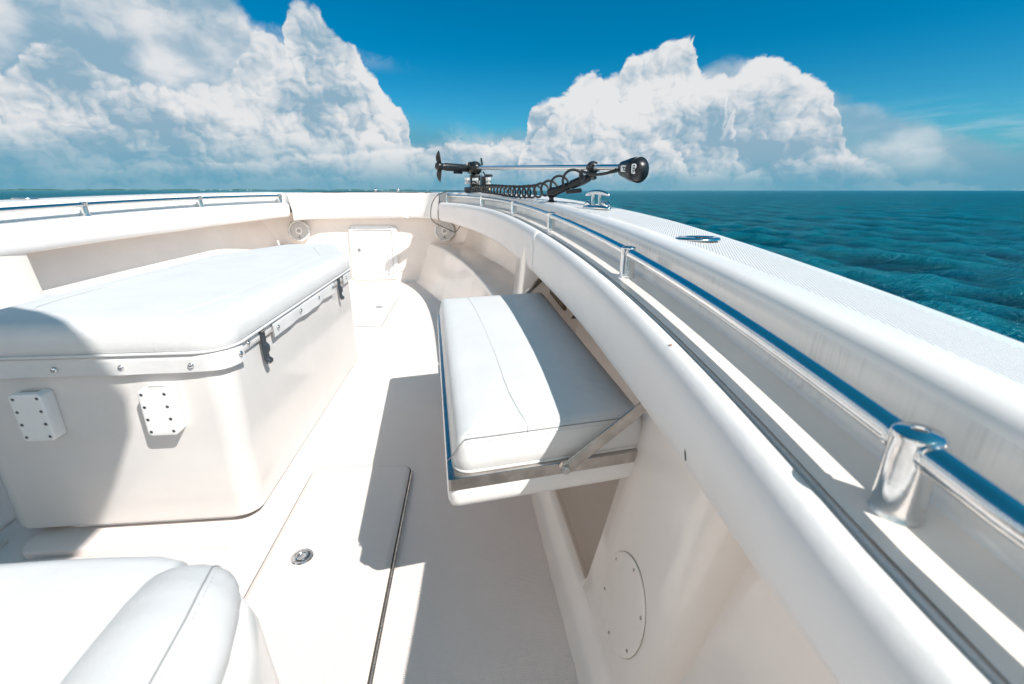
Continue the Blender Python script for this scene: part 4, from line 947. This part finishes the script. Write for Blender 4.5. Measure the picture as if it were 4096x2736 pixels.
# coiled cord
cc = thing('coiled_cord', 'black coiled power cord looping from motor head to its mount', 'cord', (0.3, 2.9, zr(2.9)+0.03))
key = [(0.0, (0.06, 3.97, zd+0.085), 0.012), (0.03, (0.085, 3.90, zd+0.035), 0.020), (0.10, (0.12, 3.78, zd+0.030), 0.027), (0.25, (0.19, 3.45, 0.858), 0.030), (0.42, (0.255, 3.08, 0.848), 0.031), (0.56, (0.315, 2.78, 0.842), 0.032), (0.70, (0.365, 2.52, 0.846), 0.032), (0.79, (0.405, 2.38, 0.862), 0.033), (0.88, (0.455, 2.25, 0.892), 0.033), (0.96, (0.505, 2.13, 0.920), 0.032), (1.0, (0.525, 2.08, 0.930), 0.030)]
def cr(t):
    for (a, p, r_), (b, q, s2_) in zip(key, key[1:]):
        if t <= b:
            u = (t-a)/(b-a); return Vector(p).lerp(Vector(q), u), r_+(s2_-r_)*u
    return Vector(key[-1][1]), key[-1][2]
m = MB(); pts = []; NT = 21; ph = 0
for i in range(NT*22+1):
    t = i/(NT*22); t2 = t; c, R = cr(t2); c2, _ = cr(min(1, t2+0.02)); c1, _ = cr(max(0, t2-0.02)); d = (c2-c1).normalized()
    # coils packed tighter towards the mount
    e = Vector((0, 0, 1)); e = (e-d*e.dot(d)).normalized(); g = d.cross(e); ph = 2*math.pi*NT*(1-(1-t)**1.28)
    pts.append(c+(e*math.sin(ph)+g*math.cos(ph))*R)
tl = [Vector(pts[-1]).lerp(Hq-z*0.008+side*0.02+Vector((0, 0, -0.005)), k/8) + Vector((0, 0, -0.016*math.sin(math.pi*k/8)))+side*0.01*math.sin(math.pi*k/8) for k in range(1, 9)]
tube(m, pts+tl, 0.0060, 8); m.build('coil', BLK2, cc, ang=80)
m = MB(); e0 = tl[-1]; d0 = (tl[-1]-tl[-3]).normalized()
for k in range(4): tube(m, [e0-d0*(0.006+0.010*k), e0-d0*(0.011+0.010*k)], 0.0085-0.0006*k, 12)
tube(m, [e0-d0*0.045, e0+d0*0.012], [0.0058, 0.0065], 10); m.build('strain_relief', BLK2, cc)
# thin black cable over the coaming down to the speaker
cb = MB(); kp = [(0.03, 4.02, zd+0.012), (-0.06, 4.05, zd+0.014), (-0.16, 4.06, zd+0.010), (-0.225, 4.05, zd-0.010), (-0.262, 4.045, 0.80), (-0.30, 4.06, 0.74), (-0.315, 4.08, 0.66), (-0.31, 4.12, 0.61), (-0.275, 4.20, 0.57), (-0.20, 4.28, 0.525), (-0.135, 4.30, 0.492), (-0.105, 4.28, 0.50), (-0.08, 4.22, 0.535), (-0.05, 4.15, 0.585), (-0.02, 4.1, 0.62)]
P = []
for i in range(len(kp)-1):
    p0, p1, p2, p3 = [Vector(kp[max(0, min(len(kp)-1, j))]) for j in (i-1, i, i+1, i+2)]
    for k in range(8):
        t = k/8; P.append(0.5*((2*p1)+(p2-p0)*t+(2*p0-5*p1+4*p2-p3)*t*t+(3*p1-p0-3*p2+p3)*t**3))
tube(cb, P, 0.0034, 8); tag(cb.build('cable', BLK2), 'thin black cable draped over the coaming and across the right speaker', 'cable')
# ---- bow fittings (small)
for x, y, lab in ((-0.915, 4.95, 'small clear lamp fitting on the bow, left of two'), (-0.684, 4.90, 'small clear lamp fitting on the bow, right of two')):
    t = thing('bow_fitting', lab, 'fitting', (x, y, 0.84), 'small fittings on the foredeck'); m = MB()
    lathe(m, [(0.02, -0.004), (0.018, 0.006), (0.010, 0.010), (0.010, 0.024)], at((x, y, 0.84)), 16); m.build('foot', INOX, t)
    m = MB(); lathe(m, [(0.010, 0.014), (0.015, 0.018), (0.016, 0.026), (0.010, 0.032), (0.003, 0.033)], at((x, y, 0.84), Matrix.Rotation(0.3, 4, 'X')), 16); m.build('lens', INOX, t, ang=60)
# ---- hardtop over the console, behind and above the camera (casts the round-cornered shadow)
ht = thing('hardtop', 'white hardtop roof on posts over the helm behind the viewer', 'hardtop', (-0.87, -0.9, 2.1))
prf = [(0.366, -2.4), (0.368, -0.27), (0.358, -0.13), (0.335, -0.035), (0.29, 0.02), (0.225, 0.055), (0.11, 0.125), (-0.035, 0.23), (-0.165, 0.30), (-0.40, 0.36), (-0.87, 0.40)]
prf = prf + [(-1.74-x, y) for x, y in reversed(prf[:-1])]
m = MB(); n_ = len(prf); vs = [(x, y, 2.10) for x, y in prf]+[(x*0.985-0.013, y-0.01, 2.15) for x, y in prf]
m.add(vs, [tuple(range(n_)), tuple(reversed(range(n_, 2*n_)))]+[(i, (i+1) % n_, (i+1) % n_+n_, i+n_) for i in range(n_)]); m.build('roof_panel', GEL, ht, smooth=False)
for x in (-1.62, -0.12):
    for y in (-1.15, -2.1): m = MB(); tube(m, [(x, y-0.08, 0.0), (x, y, 2.1)], 0.025, 14); m.build('post', ALU, ht)

# ================================================================== sea and land
import numpy as np
def sea():
    NR, NA = 560, 1400
    r = np.exp(np.linspace(math.log(1.2), math.log(26000), NR)); a = np.linspace(0, 2*math.pi, NA, endpoint=False)
    # denser in front-right of the boat
    a = a + 0.35*np.sin(a-0.6)*-1.0
    R, T = np.meshgrid(r, a, indexing='ij'); Xg = R*np.cos(T)+0.0; Yg = R*np.sin(T); Zg = np.zeros_like(Xg); DX = np.zeros_like(Xg); DY = np.zeros_like(Xg)
    rs_ = np.random.RandomState(3); dr = np.gradient(r)[:, None]
    for k in range(110):
        lam = 0.20*(4.5/0.20)**(rs_.rand()**1.0); th = math.radians(205)+rs_.randn()*0.62; kk = 2*math.pi/lam
        amp = 0.0078*lam**0.70*(0.5+rs_.rand()) * (1 if lam < 1.4 else 0.62)
        ph_ = rs_.rand()*6.28; kx, ky = kk*math.cos(th), kk*math.sin(th)
        fade = np.clip((lam/np.maximum(dr*1.8, 1e-3))-0.6, 0, 1)
        arg = kx*Xg+ky*Yg+ph_; s_ = np.sin(arg); c_ = np.cos(arg)
        Zg += amp*fade*c_; DX -= 0.85*amp*fade*math.cos(th)*s_; DY -= 0.85*amp*fade*math.sin(th)*s_
    V = np.stack([Xg+DX, Yg+DY, Zg-0.62], -1).reshape(-1, 3)
    i, j = np.meshgrid(np.arange(NR-1), np.arange(NA), indexing='ij'); k2 = (j+1) % NA
    F = np.stack([i*NA+j, (i+1)*NA+j, (i+1)*NA+k2, i*NA+k2], -1).reshape(-1, 4)
    me = bpy.data.meshes.new('sea'); me.vertices.add(len(V)); me.vertices.foreach_set('co', V.ravel())
    me.loops.add(F.size); me.loops.foreach_set('vertex_index', F.ravel().astype(np.int32))
    me.polygons.add(len(F)); me.polygons.foreach_set('loop_start', np.arange(0, F.size, 4, dtype=np.int32)); me.polygons.foreach_set('loop_total', np.full(len(F), 4, dtype=np.int32))
    me.update(); me.validate()
    o = bpy.data.objects.new('sea', me); COL.objects.link(o); me.polygons.foreach_set('use_smooth', np.ones(len(F), dtype=bool))
    o['kind'] = 'structure'; o['label'] = 'choppy teal blue open sea out to the horizon'
    m = bpy.data.materials.new('sea_water'); m.use_nodes = True; t = m.node_tree; b = t.nodes['Principled BSDF']
    b.inputs['Roughness'].default_value = 0.12; b.inputs['IOR'].default_value = 1.333; b.inputs['Specular IOR Level'].default_value = 0.30
    tcn = t.nodes.new('ShaderNodeTexCoord'); ov = tcn.outputs['Object']; x, y, z = sepv(t, ov)
    c = mixc(t, z.step(-0.73, -0.52), (0.0002, 0.026, 0.042), (0.0008, 0.125, 0.165))
    big = noise(t, comb(t, x*0.25, y, z), 0.05, 3, 0.5)
    c = mixc(t, big.step(0.35, 0.7)*0.35, c, (0.0006, 0.075, 0.110)); t.links.new(c, b.inputs['Base Color'])
    n1 = noise(t, comb(t, x+y*0.4, y*1.5, 0.0), 3.6, 6, 0.66, 0.4); n2 = noise(t, comb(t, x, y*1.4, 4.0), 0.62, 6, 0.64); n3 = noise(t, comb(t, x, y*1.3, 7.0), 14.0, 3, 0.6)
    bn = t.nodes.new('ShaderNodeBump'); t.links.new((n1*0.13+((n2-0.5)*2.0)._m('ABSOLUTE')*-0.22+n2*0.25+n3*0.10).k, bn.inputs['Height']); bn.inputs['Distance'].default_value = 1.0; bn.inputs['Strength'].default_value = 0.8
    t.nodes.remove(b); df = t.nodes.new('ShaderNodeBsdfDiffuse'); gl = t.nodes.new('ShaderNodeBsdfGlossy'); fr_ = t.nodes.new('ShaderNodeFresnel'); ms = t.nodes.new('ShaderNodeMixShader')
    t.links.new(c, df.inputs['Color']); gl.inputs['Roughness'].default_value = 0.12; gl.inputs['Color'].default_value = (0.42, 0.86, 1.0, 1); fr_.inputs['IOR'].default_value = 1.333
    for n_ in (df, gl, fr_): t.links.new(bn.outputs[0], n_.inputs['Normal'])
    fac = N(t, fr_.outputs[0]).mn(0.46); t.links.new(fac.k, ms.inputs[0]); t.links.new(df.outputs[0], ms.inputs[1]); t.links.new(gl.outputs[0], ms.inputs[2])
    t.links.new(ms.outputs[0], t.nodes['Material Output'].inputs[0]); me.materials.append(m)
sea()
# low wooded shore on the horizon
mb = MB(); top = []; rs_ = random.Random(5)
for i in range(241):
    a = math.radians(-62 + i*0.26); D_ = 5200; ed = max(0.12, min(1, (0.5-math.degrees(a))/6)) if a > math.radians(-6) else 1
    h = (9 + 3.0*math.sin(i*0.31)+2.0*math.sin(i*0.83+1)+rs_.random()*3.0)*ed
    top.append((a, D_, h))
rows = [[(math.sin(a)*(D_+o_), math.cos(a)*(D_+o_), z_) for o_, z_ in ((0, -2), (4, h*0.6), (20, h), (90, h*0.9), (160, -2))] for a, D_, h in top]
v, f = grid(rows); mb.add(v, f)
sh = mb.build('distant_shore', mat('mangrove_green', (0.045, 0.13, 0.125), 0.9, var=0.3, varscale=0.02)); sh['kind'] = 'structure'; sh['label'] = 'low dark green shoreline far off on the left horizon'
hs_ = None
for i in range(14):
    a = math.radians(rs_.choice([-28, -27, -26, -25, -24, -16, -14, -12, -10, -8, -6, -5]) + rs_.random()*1.6); D_ = 5150; h = 7+rs_.random()*5; w = 8+rs_.random()*14
    if hs_ is None:
        m = MB(); box(m, (0, 0, 0.5), (1, 1, 1)); hs_ = m.build('far_house', mat('pale_render', (0.20, 0.30, 0.31), 0.8), smooth=False); o_ = hs_
    else: o_ = hs_.copy(); COL.objects.link(o_)
    o_.location = (math.sin(a)*D_, math.cos(a)*D_, 0); o_.scale = (w, 14, h); o_.rotation_euler = (0, 0, -a)
    tag(o_, 'pale far off waterfront building, a speck on the left horizon', 'building', 'specks of buildings along the far shore')
for o in bpy.data.objects:
    if 'wl' in o: del o['wl']
